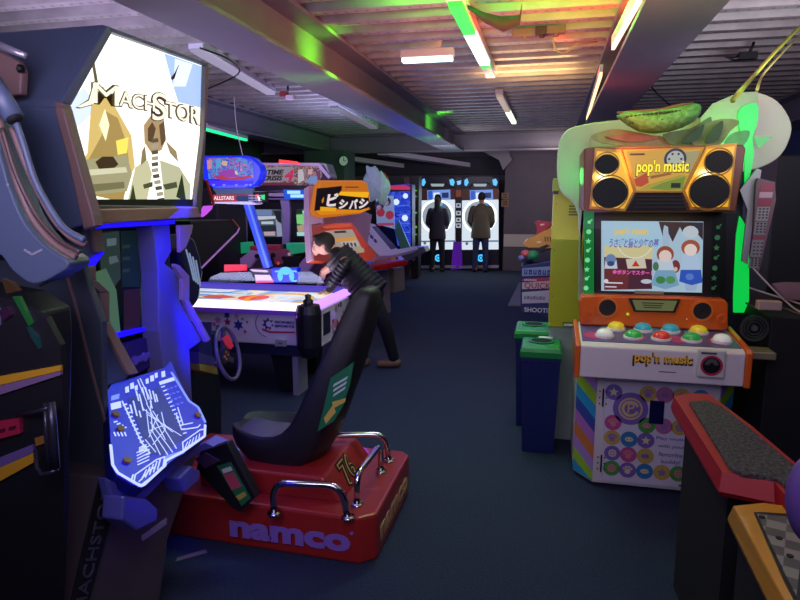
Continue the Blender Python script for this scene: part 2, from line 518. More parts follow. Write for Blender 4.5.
cable('ribbon_cable', 'thinner pale ribbon rising from the top of the cloud panel', [onz(757, 90, 2.1), onz(765, 72, 2.4), onz(790, 45, 2.7), onz(803, 33, 2.9)], .007, mat('b8b060', .5), 'cable', 'ribbons above the cloud panel')
cable('wire', 'thin wire dangling in front of the shooting game sign', [Vector((-3.9, 7.4, 2.9)), Vector((-3.88, 7.4, 2.5)), Vector((-3.80, 7.4, 2.12))], .005, mat('c8c8c8', .5))
for i, (x, y, lab, ex) in enumerate([(525, 37, 'left junction box of the three on the deck', .10), (542, 35, 'dark middle junction box of the three on the deck', .05), (556, 34, 'right junction box of the three on the deck, by the yellow cable', .07)]):
    p = onz(x, y, 2.87)
    b = B().m(mat(('7c765c', '3c2820', '6c6250')[i], .5)); b.box(p.x - ex, p.x + ex, p.y - .035, p.y + .035, 2.87, 2.93)
    b.cyl((p.x, p.y, 2.85), (p.x, p.y, 2.875), .02)
    tag(b.done('junction_box', bevel=.005), lab, 'junction box', 'junction boxes on the deck')
# dark cloth sagging from the deck
p = [onz(x, y, 2.86) for x, y in ((468, 8), (485, 14), (503, 18), (520, 16), (522, 6))]
secs = []
for i, q in enumerate(p):
    w = (.03, .10, .13, .08, .03)[i]; dz = (0, -.05, -.08, -.05, .02)[i]
    secs.append([q + Vector((0, -w, dz * .3)), q + Vector((0, -w * .4, dz)), q + Vector((0, w * .4, dz)), q + Vector((0, w, dz * .3)), q + Vector((0, 0, dz * .3 + .02))])
tag(B().m(mat('1d3324', .8)).smooth().loft(secs).done('black_cloth'), 'dark cloth sagging from the deck right of the long tube light', 'cloth')
p = onz(288, 94, 2.84)
b = B().m(mat('9a3a30', .5)); b.cube(p + Vector((-.05, 0, 0)), (.09, .07, .06)); b.m(mat('e8e0e0', .5)); b.cube(p + Vector((.03, 0, -.04)), (.10, .07, .05)); b.m(mat('303030', .5)); b.cyl(p + Vector((0, 0, .03)), p + Vector((0, 0, .09)), .012)
tag(b.done('smoke_alarm', bevel=.006), 'little red and white alarm unit under the deck between the strip lights', 'alarm')
# ================================================================== music machine (right, in front)
def crop(ox, oy, s): return lambda seq: [(ox + x / s, oy + y / s) for x, y in seq]
plasticW = mat('d9d0cf', .4, name='white_plastic'); orange = mat('d8601c', .3, coat=.4, name='glossy_orange_plastic')
black = mat('0c0c0f', .4, name='black_plastic'); blackm = mat('0a0a0c', .8, name='matt_black')
brown = mat('6e3a1c', .4, name='brown_frame'); gold = mat('b98a2c', .35, .3, name='gold_trim')
T0 = t = thing('music_game_machine', 'tall music game machine with nine coloured buttons and yellow lit speaker marquee', 'arcade machine', (.62, 3.8, 0))
POP = t
# base with chamfered corners
fp = [(.30, 3.50), (.93, 3.50), (1.03, 3.64), (1.03, 4.30), (.20, 4.30), (.20, 3.64)]
b = B().m(plasticW).prism(fp, .02, .74); b.done('base', t, bevel=.006)
# rainbow stripes on the chamfers (printed)
for (p0, p1) in (((.20, 3.64), (.30, 3.50)), ((1.03, 3.64), (.93, 3.50))):
    p0 = Vector((*p0, 0)); p1 = Vector((*p1, 0))
    if p0.x > .5: p0, p1 = p1, p0
    M = FR(p0, p1 - p0, (0, 0, 1)); L = (p1 - p0).length
    b = B(M); cols = ['d07838', 'a880c8', '9ccc30', '2f9cc8', '3a4c9c', 'b070b8']
    i = 0; z = .74 + .1; sgn = 1 if p0.x < .5 else -1
    hgt = .078
    for k in range(12):
        za = .76 - k * hgt + (.04 if sgn > 0 else -.04); 
        q = [(0, za), (L, za - sgn * .09), (L, za - sgn * .09 - hgt), (0, za - hgt)]
        q = [(u, min(.735, max(.03, v))) for u, v in q]
        if abs(q[0][1] - q[3][1]) < 1e-4 and abs(q[1][1] - q[2][1]) < 1e-4: continue
        b.m(mat(cols[k % 6], .4)).prism(q, .001, .004)
    b.done('rainbow_stripe', t)
# front door with the printed circles
FD = front(3.5); cr = crop(560, 360, 4)
b = B(FD).m(mat('d6d0dc', .45)); b.prism(pts(FD, cr([(176, 84), (612, 92), (600, 520), (168, 480)])), 0, .012)
DOOR = b.done('door', t, bevel=.003)
b = B(FD).m(black)
for x, y in ((172, 150), (164, 412)):
    u, v = pt(FD, 560 + x / 4, 360 + y / 4, .012)
    b.box(u - .004, u + .004, v - .05, v + .05, .012, .02)
    for k in (-1, 0, 1):
        for j in (-1, 1): b.disc(u + j * .018, v + k * .035, .004, .012, .018, 8)
b.done('hinge', DOOR)
C = {'v': '7d62ae', 'y': 'c8a850', 'p': 'c0508c', 'b': '3a7cb0', 'g': '4f9c48', 'P': 'b86a9a'}
circ = [(215, 128, 32, 'v'), (282, 195, 66, 'v'), (353, 135, 32, 'y'), (420, 140, 32, 'P'), (485, 145, 32, 'y'), (563, 152, 32, 'b'), (212, 250, 32, 'p'),
        (347, 262, 32, 'g'), (415, 265, 32, 'P'), (480, 270, 32, 'y'), (208, 310, 31, 'y'), (276, 317, 32, 'b'), (343, 322, 32, 'v'), (209, 372, 31, 'v'), (273, 378, 32, 'p'),
        (341, 384, 32, 'y'), (540, 398, 30, 'y'), (206, 432, 32, 'g'), (270, 440, 32, 'v'), (338, 445, 32, 'b'), (407, 450, 32, 'y'), (473, 455, 32, 'g'), (541, 461, 32, 'v'), (600, 470, 0, 'b')]
b = B(FD); pale = mat('d8c080', .45)
for i, (x, y, r, c) in enumerate(circ):
    if not r: continue
    u, v = pt(FD, 560 + x / 4, 360 + y / 4, .012); R = r / 4 / 178
    b.m(mat(C[c], .45)).disc(u, v, R, .012, .0135)
    b.m(mat('d8d0a8' if c in 'vb' else ('d88088' if c in 'gp' else '8a70b0'), .45))
    k = i % 4
    if r > 60:
        b.m(pale).ring(u, v, R * .58, R * .68, .0135, .0150); b.ring(u, v, R * .35, R * .5, .0135, .0150, a0=20, a1=340)
        b.text('P', R * .9, u, v, .0145, .001)
    elif k == 0:
        P = [(u + R * (.6 if j % 2 == 0 else .27) * math.sin(j * math.pi / 5), v + R * (.6 if j % 2 == 0 else .27) * math.cos(j * math.pi / 5)) for j in range(10)]
        b.prism(P, .0135, .015)
    elif k == 1: b.disc(u, v, R * .5, .0135, .015); b.m(mat(C[c], .45)).ring(u, v, R * .2, R * .3, .015, .0155)
    elif k == 2: b.disc(u, v - R * .15, R * .35, .0135, .015); [b.disc(u + R * .45 * math.cos(a), v + R * .1 + R * .35 * math.sin(a), R * .16, .0135, .015, 10) for a in (.3, 1.2, 1.95, 2.85)]
    else: b.disc(u, v, R * .5, .0135, .015, ry=R * .3); b.m(mat('504878', .45)).disc(u - R * .2, v, R * .07, .015, .0155, 8).disc(u + R * .2, v, R * .07, .015, .0155, 8)
b.m(mat('8a80b8', .5))
for k, w in enumerate(['Play music', 'with your', 'favorite', 'buddy!']):
    u, v = pt(FD, 560 + (443 + k * 1) / 4, 360 + (318 + k * 31) / 4, .012)
    b.fit(w, FD, 385 + (0, 8, 10, 20)[k], 304 + k * 31, (505, 500, 490, 480)[k], 330 + k * 31, .0135, (560, 360, 4), fat=.002)
b.m(mat('b02838', .5)); u, v = pt(FD, 560 + 497 / 4, 360 + 504 / 4, .012); b.box(u - .03, u + .02, v - .006, v + .006, .012, .0135)
b.done('printed_circles', DOOR)
u0, v0 = pt(FD, 560 + 360 / 4, 360 + 160 / 4, .012); u1, v1 = pt(FD, 560 + 412 / 4, 360 + 256 / 4, .012)
B(FD).m(mat('14184a', .25)).box(u0, u1, v1, v0, .012, .022).done('coin_slot', DOOR, bevel=.003)
# control deck
b = B().m(plasticW)
b.prism([(3.22, .715), (3.62, .735), (3.62, .93), (3.25, .895), (3.22, .88)], .185, .955, 'x'); DECK_ = b.done('control_deck', t, bevel=.008)
for x0, x1 in ((.160, .185), (.955, .985)):
    B().m(orange).prism([(3.215, .71), (3.63, .73), (3.63, .94), (3.245, .90), (3.215, .885)], x0, x1, 'x').done('end_cap', DECK_, bevel=.006)
DM = FR((.57, 3.25, .895), (1, 0, 0), (0, .37, .035))
b = B(DM).m(mat('5c5488', .35)); b.box(-.375, .375, .01, .34, 0, .004)
b.m(mat('c0407c', .35)); [b.disc(x, .1, .055, .004, .006) for x in (-.31, -.11, .10, .30)]
b.m(mat('4a9ac0', .35)); [b.disc(x, .23, .055, .004, .006) for x in (-.22, 0, .21)]
b.done('button_plate', DECK_)
fr = [('d8d8d4', 604.5, 333), ('28a048', 633, 334), ('c83028', 661, 335.5), ('28a048', 690.6, 336), ('d8d8d4', 720, 336.5)]
bk = [('d8c030', 617, 328.8), ('2898b0', 644, 329.5), ('2898b0', 672, 331), ('d8c030', 700, 331.8)]
names = {'d8d8d4': 'white', '28a048': 'green', 'c83028': 'red', 'd8c030': 'yellow', '2898b0': 'blue'}
for c, x, y in fr + bk:
    u, v = pt(DM, x, y, .02)
    v = .095 if (c, x, y) in fr else .235
    b = B(DM).smooth()
    b.m(plasticW).lathe((u, v, .004), [(.050, 0), (.050, .010), (.044, .014)], 28)
    b.m(mat(c, .2, emit=c, s=.25, coat=.5)).lathe((u, v, .014), [(.043, 0), (.042, .012), (.034, .024), (.018, .031), (0.0005, .033)], 28)
    b.done('button', DECK_, label='%s dome button' % names[c])
LF = front(3.22)
b = B(LF).m(mat('3a2a20', .5)); x, z = pt(LF, 664, 360); LZ = z
b.fit("pop'n music", LF, 633, 351.5, 692.5, 369.5, .001, fat=.007)
b.m(mat('e0a828', .3, emit='e0a828', s=.08)).fit("pop'n music", LF, 635, 352, 691.5, 367, .004, fat=.004)
b.m(mat('444444', .5)); b.box(x - .02, x + .06, z - .062, z - .058, .001, .003)
b.done('lettering', DECK_)
x, z = pt(LF, 710, 363)
RD = B(LF).m(mat('c8c8c0', .4)).box(x - .062, x + .062, z - .068, z + .072, 0, .03).done('card_reader', t, bevel=.008)
b = B(LF).m(mat('b02848', .4)); b.ring(x, z - .005, .04, .05, .03, .034); b.m(black); b.disc(x, z - .005, .04, .03, .032); b.m(mat('505050', .5)); b.box(x - .05, x + .02, z + .05, z + .06, .03, .032)
b.ring(x, z - .002, .012, .03, .032, .034, a0=0, a1=180)
b.done('reader_mark', RD)
# cabinet core
b = B().m(black).prism([(.245, 3.62), (.955, 3.62), (.98, 4.28), (.22, 4.28)], .74, 1.86); b.done('cabinet', t)
# orange speaker shelf
SH = front(3.52); c4 = crop(560, 270, 3.636)
b = B(SH).m(orange)
q = pts(SH, c4([(70, 115), (80, 95), (140, 92), (245, 96), (440, 100), (600, 108), (612, 122), (612, 215), (595, 222), (80, 200), (72, 190)]))
b.prism(q, -.12, 0); SHELF = b.done('speaker_shelf', t, bevel=.012)
for x, y in ((172, 136), (516, 148)):
    u, v = pt(SH, 560 + x / 3.636, 270 + y / 3.636)
    b = B(SH).m(black); b.disc(u, v, .045, 0, .006); b.m(mat('d8702c', .3)).ring(u, v, .045, .056, 0, .012)
    b.m(mat('2a2a2c', .6))
    for k in (.012, .022, .032, .04): b.ring(u, v, k, k + .003, .006, .008, 20)
    b.done('speaker', SHELF)
for x, y in ((108, 165), (588, 178)):
    u, v = pt(SH, 560 + x / 3.636, 270 + y / 3.636)
    B(SH).m(orange).ring(u, v, .012, .024, 0, .01).done('port', SHELF)
q = pts(SH, c4([(248, 102), (438, 106), (418, 154), (268, 150)]))
DFR = B(SH).m(mat('3a3a34', .3, .5)).prism(q, 0, .008).done('display_frame', SHELF)
q = pts(SH, c4([(262, 108), (425, 111), (410, 148), (276, 145)]))
b = B(SH).m(glow('6e7448', .6)).prism(q, .008, .010)
b.m(mat('20221a', .5)); u, v = pt(SH, 560 + 340 / 3.636, 270 + 120 / 3.636)
for k in range(3): b.box(u - .06 + k * .006, u + .05 - k * .006, v - .002 - k * .012, v + .003 - k * .012, .010, .011)
b.done('small_display', SHELF)
u, v = pt(SH, 560 + 246 / 3.636, 270 + 160 / 3.636); B(SH).m(glow('a8d820', 1)).disc(u, v, .007, 0, .008, 12).done('indicator', SHELF)
u, v = pt(SH, 560 + 460 / 3.636, 270 + 178 / 3.636); B(SH).m(mat('ffe8c0', .2)).disc(u, v, .004, 0, .006, 10).done('screw', SHELF)
# screen
SF = front(3.60)
q = pts(SF, [(594, 212), (737, 212), (733, 300), (595, 299)])
B(SF).m(black).prism(q, -.03, .0).done('bezel', t, bevel=.004)
cs = crop(590, 210, 5.333)
b = B(SF).m(glow('a8c4d8', .8)); b.prism(pts(SF, cs([(60, 58), (604, 62), (596, 440), (60, 430)])), 0, .004)
def sp(seq, c, k=1, st=.75): b.m(glow(c, st)).prism(pts(SF, cs(seq)), .004 * k, .004 * k + .002)
sp([(75, 62), (375, 62), (400, 150), (360, 250), (75, 250)], 'a9cfe6')
sp([(75, 190), (340, 190), (330, 262), (75, 262)], 'd8cf98', 1.1)
sp([(365, 62), (602, 66), (600, 160), (540, 90), (500, 130), (478, 90), (440, 170), (410, 110), (395, 170)], '33222a', 1.2)
sp([(395, 80), (415, 90), (422, 190), (385, 190), (388, 110)], 'a8c0da', 1.3)
sp([(75, 250), (330, 262), (330, 420), (75, 425)], '4a2230', 1.2)
sp([(75, 300), (210, 320), (200, 420), (75, 425)], '6c2a2c', 1.3)
sp([(190, 262), (290, 250), (300, 310), (200, 312)], 'd8cdb8', 1.4); sp([(222, 300), (243, 268), (264, 300)], 'c83028', 1.5)
def ell(x, y, rx, ry, c, k, st=.75, n=18):
    sp([(x + rx * math.cos(2 * math.pi * j / n), y + ry * math.sin(2 * math.pi * j / n)) for j in range(n)], c, k, st)
ell(110, 262, 28, 28, '6a88b8', 1.5); sp([(82, 265), (140, 265), (146, 312), (76, 312)], 'c8d0e0', 1.4); ell(110, 285, 20, 14, '304878', 1.6)
# two plain figures in dresses
ell(400, 235, 46, 44, '9a4a30', 1.5); ell(400, 245, 34, 32, 'e8d4cc', 1.6); sp([(365, 262), (435, 262), (450, 330), (350, 330)], 'c4d4e4', 1.55)
sp([(350, 320), (450, 320), (474, 400), (400, 422), (325, 398)], '7ca8c8', 1.7); ell(375, 372, 26, 20, '3a8848', 1.8); ell(428, 372, 26, 20, '4c9858', 1.8)
ell(535, 118, 42, 34, 'c4d0d8', 1.5); ell(535, 200, 50, 42, 'a85438', 1.5); ell(535, 212, 34, 32, 'ecdcd4', 1.6); sp([(500, 232), (572, 232), (590, 330), (482, 330)], 'b4cce8', 1.55)
sp([(482, 318), (590, 318), (598, 385), (540, 400), (474, 380)], '2c58c0', 1.7); sp([(500, 385), (575, 390), (560, 430), (510, 430)], 'a0b8d8', 1.5)
ell(455, 300, 24, 34, '7a3038', 1.5); ell(455, 315, 10, 12, 'd8c0b0', 1.9)
ell(530, 355, 22, 18, '5a80d8', 1.8); ell(350, 300, 16, 24, '487850', 1.6); ell(300, 380, 30, 12, 'c4ccdc', 1.5); ell(575, 85, 18, 14, '20304a', 1.6)
b.m(glow('e0c030', .9)); u, v = pt(SF, 590 + 220 / 5.333, 210 + 115 / 5.333); b.fit("pop'n music", SF, 132, 92, 310, 142, .011, (590, 210, 5.333), fat=.005)
b.m(glow('6a6cc0', .7)); u, v = pt(SF, 590 + 240 / 5.333, 210 + 165 / 5.333); b.fit('うさぎと猫と少年の夢', SF, 105, 150, 365, 205, .012, (590, 210, 5.333), fat=.002, shear=.2)
b.m(glow('e0e8f4', .8)); b.ring(u, v, .09, .094, .011, .012, a0=200, a1=340)
b.m(glow('e860b8', 1.0)); u, v = pt(SF, 590 + 222 / 5.333, 210 + 332 / 5.333); b.fit('金ボタンでスタート', SF, 120, 318, 340, 348, .011, (590, 210, 5.333), fat=.002)
b.m(glow('d8d8e8', .8)); u, v = pt(SF, 590 + 128 / 5.333, 210 + 388 / 5.333); b.box(u - .045, u + .045, v - .003, v + .004, .010, .011)
u, v = pt(SF, 590 + 85 / 5.333, 210 + 378 / 5.333); b.disc(u, v, .012, .010, .011, 14)
u, v = pt(SF, 590 + 100 / 5.333, 210 + 408 / 5.333); b.box(u - .02, u + .04, v - .003, v + .003, .010, .011)
b.done('screen', t)
u, v = pt(SF, 650, 292.5); B(SF).m(mat('8a8468', .4)).box(u - .08, u + .07, v - .008, v + .009, .0, .008).done('strip_label', t)
# light columns beside the screen, with cut-out symbols
def symbols(b, x, z0, z1, m_, c, n=7, r=.02):
    b.m(m_)
    for k in range(n):
        z = z1 - (z1 - z0) * (k + .5) / n
        if k % 3 == 2:
            P = [(x + r * (1 if j % 2 == 0 else .45) * math.sin(j * math.pi / 5), z + r * (1 if j % 2 == 0 else .45) * math.cos(j * math.pi / 5)) for j in range(10)]
            b.prism(P, c, c + .003)
        elif k % 3 == 1: b.disc(x, z, r * .8, c, c + .003, 14)
        else: b.disc(x, z, r * .6, c, c + .003, 6); b.line((x, z), (x + r * .9, z + r * .9), .006, c, c + .003)
q = pts(SF, [(584, 212), (594, 212), (594, 296), (585, 296)])
b = B(SF).m(mat('043a18', .3, emit='0a8a3a', s=.5)).prism(q, -.05, .002); symbols(b, q[0][0] + .03, 1.10, 1.52, glow('70e090', .9), .002, 8, .017); b.done('light_column', t, label='green lit column with cut-out symbols')
q = pts(SF, [(712, 214), (726, 214), (725, 296), (711, 296)])
b = B(SF).m(mat('101812', .3)).prism(q, .0, .004); symbols(b, (q[0][0] + q[1][0]) / 2, 1.12, 1.5, mat('3a7850', .4, emit='2a9050', s=.15), .004, 7, .017); b.done('light_column', t)
# marquee
MQ = front(3.40); c5 = crop(575, 140, 4.571)
q = pts(MQ, c5([(42, 36), (100, 30), (770, 20), (782, 40), (735, 330), (60, 330), (38, 318)]))
b = B(MQ).m(brown); MB_ = b.prism(q, -.50, 0).done('marquee_box', t, bevel=.008)
def yellow_panel():
    m = bpy.data.materials.new('backlit_yellow'); m.use_nodes = True; nt = m.node_tree; bs = nt.nodes['Principled BSDF']
    bs.inputs['Base Color'].default_value = lin('c89020'); bs.inputs['Roughness'].default_value = .3
    bs.inputs['Emission Color'].default_value = lin('d8a020'); bs.inputs['Emission Strength'].default_value = .85
    return m
YP = yellow_panel()
for side_, P, h1, h2 in (('l', [(95, 45), (208, 52), (268, 235), (225, 320), (70, 308)], (143, 112, 48, 40), (158, 242, 72, 64)),
                          ('r', [(600, 35), (732, 22), (700, 312), (530, 312), (496, 235)], (652, 100, 52, 46), (610, 236, 76, 68))):
    b = B(MQ).m(gold); q = pts(MQ, c5(P)); cx = sum(p[0] for p in q) / 5; cz = sum(p[1] for p in q) / 5
    b.prism([(cx + (p[0] - cx) * 1.05, cz + (p[1] - cz) * 1.05) for p in q], 0, .010); SPF = b.done('speaker_frame', MB_)
    b = B(MQ).m(YP).prism([(cx + (p[0] - cx) * .95, cz + (p[1] - cz) * .95) for p in q], .010, .016)
    b.m(glow('f4cc58', 1.2)); sx_, sy_ = (122, 168) if side_ == 'l' else (590, 155)
    u, v = pt(MQ, 575 + sx_ / 4.571, 140 + sy_ / 4.571); b.disc(u, v, .048, .016, .0162, 24, ry=.036); b.m(glow('ffe890', 1.5)).disc(u, v, .032, .0163, .0166, 24, ry=.022); b.m(glow('fff8d0', 1.9)).disc(u, v, .018, .0167, .017, 20, ry=.012)  # nested lit discs imitate the glow of bulbs behind the panel
    b.done('speaker_panel', MB_)
    for hx, hy, rx, ry in (h1, h2):
        u, v = pt(MQ, 575 + hx / 4.571, 140 + hy / 4.571)
        b = B(MQ).m(blackm).disc(u, v, rx / 4.571 / 183, .016, .022, 32, ry=ry / 4.571 / 183)
        b.m(mat('8a6018', .4)).ring(u, v, rx / 4.571 / 183, rx / 4.571 / 183 + .005, .012, .024, 32)
        b.m(mat('1c1c1c', .7))
        for k in (.3, .6, .85): b.ring(u, v, rx / 4.571 / 183 * k, rx / 4.571 / 183 * k + .002, .022, .0235)
        b.done('speaker', MB_)
q = pts(MQ, c5([(218, 45), (592, 33), (492, 240), (272, 240)])); B(MQ).m(gold).prism(q, 0, .012).done('poster_frame', MB_)
b = B(MQ).m(glow('d8a840', .8)); b.prism(pts(MQ, c5([(232, 52), (575, 42), (484, 232), (280, 232)])), .012, .015)
def mp_(seq, c, k, st=.8): b.m(glow(c, st)).prism(pts(MQ, c5(seq)), .015 + .001 * k, .0165 + .001 * k)
mp_([(430, 62), (570, 50), (520, 150), (440, 120), (405, 85)], 'a8a070', 0)
u, v = pt(MQ, 575 + 455 / 4.571, 140 + 88 / 4.571); b.m(glow('28406a', .5)).ring(u, v, .040, .052, .017, .018); b.m(glow('c0c8b8', .7)).disc(u, v, .040, .017, .018)
b.m(glow('28406a', .5))
for k in range(6):
    a = k * math.pi / 3; b.disc(u + .028 * math.cos(a), v + .028 * math.sin(a), .006, .018, .019, 8)
mp_([(290, 228), (330, 205), (480, 160), (512, 165), (484, 230)], 'b0a030', 1)
mp_([(340, 222), (400, 195), (500, 168), (488, 225), (420, 230)], '78902c', 2)
mp_([(268, 180), (325, 150), (335, 195), (300, 215), (276, 210)], 'c04820', 3); mp_([(340, 165), (430, 150), (440, 158), (345, 178)], 'a06020', 3)
u, v = pt(MQ, 575 + 398 / 4.571, 140 + 120 / 4.571)
b.m(glow('80601c', .6)).fit("pop'n music", MQ, 280, 90, 522, 168, .021, (575, 140, 4.571), fat=.008); b.m(glow('f4e430', 1.2)).fit("pop'n music", MQ, 284, 92, 518, 162, .024, (575, 140, 4.571), fat=.005)
b.m(glow('603818', .5)); u, v = pt(MQ, 575 + 282 / 4.571, 140 + 67 / 4.571); b.box(u - .035, u + .035, v - .004, v + .005, .016, .018)
b.m(mat('1c2420', .5)); u, v = pt(MQ, 575 + 457 / 4.571, 140 + 208 / 4.571); b.box(u - .022, u + .022, v - .012, v + .012, .019, .021)
b.done('marquee_poster', MB_)
q = pts(MQ, c5([(282, 240), (482, 240), (512, 322), (236, 322)]))
b = B(MQ).m(blackm).prism(q, 0, .006); b.m(mat('241c14', .6))
zc = [p[1] for p in q]
for k in range(5): b.box(.43, .68, min(zc) + .015 + k * .018, min(zc) + .019 + k * .018, .006, .009)
b.done('grille', MB_)
# frosted acrylic wings behind the marquee
frost = mat('b8c49a', .5, alpha=1, trans=.25, name='frosted_acrylic'); frost2 = mat('c4c8a4', .5, trans=.2, name='frosted_cream_acrylic')
WF = front(3.95)
def rnd(P, n=5):
    """smooth closed outline through the corners"""
    Q = []; N = len(P)
    for i in range(N):
        p0, p1, p2, p3 = [Vector(P[(i + k) % N]) for k in (-1, 0, 1, 2)]
        for k in range(n):
            u = k / n
            q = .5 * ((2 * p1) + (p2 - p0) * u + (2 * p0 - 5 * p1 + 4 * p2 - p3) * u * u + (3 * p1 - p0 - 3 * p2 + p3) * u ** 3)
            Q.append(tuple(q))
    return Q
q = rnd(pts(WF, [(557, 160), (562, 136), (580, 125), (640, 118), (700, 118), (720, 150), (720, 180), (590, 215), (588, 300), (578, 300), (578, 215), (560, 190)]), 4)
B(WF).m(frost).prism(q, -.03, 0).done('wing', t, label='pale green rounded acrylic wing on the left', bevel=.01)
q = rnd(pts(WF, [(722, 108), (735, 95), (757, 91), (780, 100), (794, 122), (791, 142), (780, 158), (760, 168), (735, 172), (722, 160)]), 4)
B(WF).m(mat('dcdcb8', .5, trans=.15)).prism(q, -.06, -.04).done('wing', t, label='cream cloud-shaped acrylic wing on the right', bevel=.006)
WG = front(3.86)
q = pts(WG, [(700, 118), (712, 104), (738, 93), (757, 92), (758, 115), (754, 135), (740, 140), (728, 150), (712, 140), (700, 130)])
B(WG).m(mat('a8b890', .5, trans=.1, alpha=.85)).prism(q, 0, .015).done('wing', t, label='grey green acrylic petal')
LG = mat('0a8a3a', .4, emit='08d048', s=.85, name='green_lit_acrylic')
q = rnd(pts(WG, [(738, 110), (755, 104), (756, 122), (751, 138), (752, 158), (744, 190), (743, 165), (741, 140), (738, 128)]), 3)
B(WG).m(LG).prism(q, .015, .03).done('lit_strip', t, label='bright green lit petal strip at the top')
q = pts(WG, [(752, 137), (771, 137), (757, 149)])
B(WG).m(mat('48a050', .4, emit='30c050', s=.3)).prism(q, .015, .022).done('lit_strip', t)
q = pts(WG, [(739, 216), (748, 231), (748, 300), (743, 312), (733, 312), (733, 250)])
B(WG).m(LG).prism(q, 0, .02).done('lit_strip', t, label='bright green lit side panel beside the screen')
q = pts(WG, [(746, 94), (741, 215), (730, 260), (728, 330), (724, 330), (724, 212), (738, 205), (742, 150)])
B(WG).m(mat('0a1a10', .4)).prism(q, -.02, .0).done('side_rib', t)
# leafy banner on top of the machine
b = B(front(3.55)).smooth()
MT = FR((0, 3.55, 0), (1, 0, 0), (0, 0, 1)); cb = crop(560, 0, 3.333)
green = mat('5e9a4c', .75, var=.6, vs=45, bump=.6, name='leaf_print_foam')
def pod(b, P_, d):
    """long rounded body from an outline given as (top, bottom) pairs"""
    secs = []
    for (xa, ya), (xb, yb) in P_:
        u0, v0 = pt(MT, 560 + xa / 3.333, ya / 3.333); u1, v1 = pt(MT, 560 + xb / 3.333, yb / 3.333)
        c = Vector(((u0 + u1) / 2, (v0 + v1) / 2)); h = Vector((u0 - u1, v0 - v1)) / 2; s_ = []
        for k in range(12):
            a = 2 * math.pi * k / 12
            s_.append((c.x + h.x * math.cos(a), c.y + h.y * math.cos(a), d * math.sin(a) * min(1, h.length / .05)))
        secs.append(s_)
    b.loft(secs)
b.m(green); pod(b, [((188, 385), (190, 392)), ((215, 372), (225, 418)), ((260, 372), (265, 440)), ((310, 370), (310, 446)), ((360, 362), (362, 440)), ((410, 352), (410, 425)), ((450, 345), (448, 405)), ((465, 350), (463, 385)), ((470, 355), (468, 365))], .09)
b.m(mat('2c3c20', .8))
for k in range(16):
    u, v = pt(MT, 560 + (220 + k * 13) / 3.333, (402 - k * 1.4) / 3.333)
    b.ball((u, v + .012, .085 - abs(k - 8) * .003), (.010, .006, .012), 8, 5); b.ball((u + .01, v - .022, .080 - abs(k - 8) * .003), (.008, .005, .012), 8, 5)
b.m(mat('6a4a2c', .8)); pod(b, [((190, 372), (190, 380)), ((240, 368), (240, 378)), ((330, 362), (330, 372)), ((400, 345), (400, 358)), ((445, 340), (445, 350))], .07)
b.done('leaf_banner', t, label='green scaly foam roll on top of the marquee')
b = B(front(3.62))
for i, (P_, c) in enumerate([([(105, 462), (130, 440), (200, 432), (300, 450), (380, 462), (350, 490), (180, 484)], '8a8a58'), ([(150, 455), (260, 448), (330, 460), (240, 475)], '9a6a48'),
                             ([(340, 450), (430, 430), (480, 400), (500, 395), (495, 440), (470, 488), (380, 488)], '5c8048'), ([(440, 440), (505, 405), (565, 400), (590, 412), (560, 440), (520, 488), (440, 488)], '7a8a50'),
                             ([(560, 450), (620, 440), (600, 488), (540, 488)], '58a860'), ([(395, 480), (440, 440), (470, 420), (450, 470)], '24442a'), ([(470, 480), (500, 430), (530, 410), (515, 470)], '2c4c2c')]):
    b.m(mat(c, .7, var=.3, vs=20)); q = rnd(pts(FR((0, 3.62, 0), (1, 0, 0), (0, 0, 1)), cb(P_)), 3)
    b.prism(q, i * .012, i * .012 + .01)
b.done('leaf_cutout', t, label='brown and green leaf shaped cutouts')
area('leaf_fill', (.5, 3.1, 2.35), (.55, 3.6, 2.05), .5, .2, 3, 'b8ff98')  # added green fill to brighten the leaf roll, no lamp hangs there
point('green_wing_lamp', (.90, 3.72, 1.96), 1.6, '30ff60', .06)
point('green_wing_lamp', (.16, 3.80, 1.75), 1.0, '40ff60', .05)
area('marquee_light', (.55, 3.3, 1.5), (.55, 3.5, .9), .5, .05, .6, 'ffd880')
# ================================================================== things around the right side
# yellow green locker
t = thing('locker', 'tall narrow yellow green metal cabinet left of the music machine', 'locker', (.14, 4.35, 0))
lime = mat('b0b010', .4, name='lime_metal')
YF = front(4.15)
q = pts(YF, [(554, 180), (582, 180), (582, 327), (551, 327)])
xl, xr = q[0][0], .30; zt, zb = q[0][1], q[3][1]
B().m(lime).box(xl, xr, 4.15, 4.6, zb, zt).done('body', t, bevel=.008)
B().m(mat('8a9c90', .5)).box(xl + .005, xr, 4.17, 4.58, .0, zb).done('plinth', t, bevel=.006)
B().m(mat('8a9a10', .4)).box(xl - .005, xr, 4.13, 4.6, zt - .07, zt + .01).done('top_cap', t, bevel=.006)
b = B(YF).m(mat('5a6008', .5))
for k in range(4): b.box(xl + .10, xl + .17, zt - .17 - k * .018, zt - .16 - k * .018, 0, .002)
for k in range(4): b.disc(xl + .02, zt - .15 - k * .3, .004, 0, .003, 8)
b.done('vent', t)
b = B(YF).m(mat('1a2018', .4)); b.box(xl - .002, xl + .03, zt - .09, zt - .03, 0, .012); b.done('latch', t)
u, v = pt(YF, 572, 327); b = B(YF).m(mat('202420', .5)); b.box(u - .06, u + .04, v - .0, v + .03, 0, .006); b.m(mat('c8d0b8', .5)).box(u - .055, u + .035, v + .006, v + .024, .006, .008); b.done('label_holder', t)
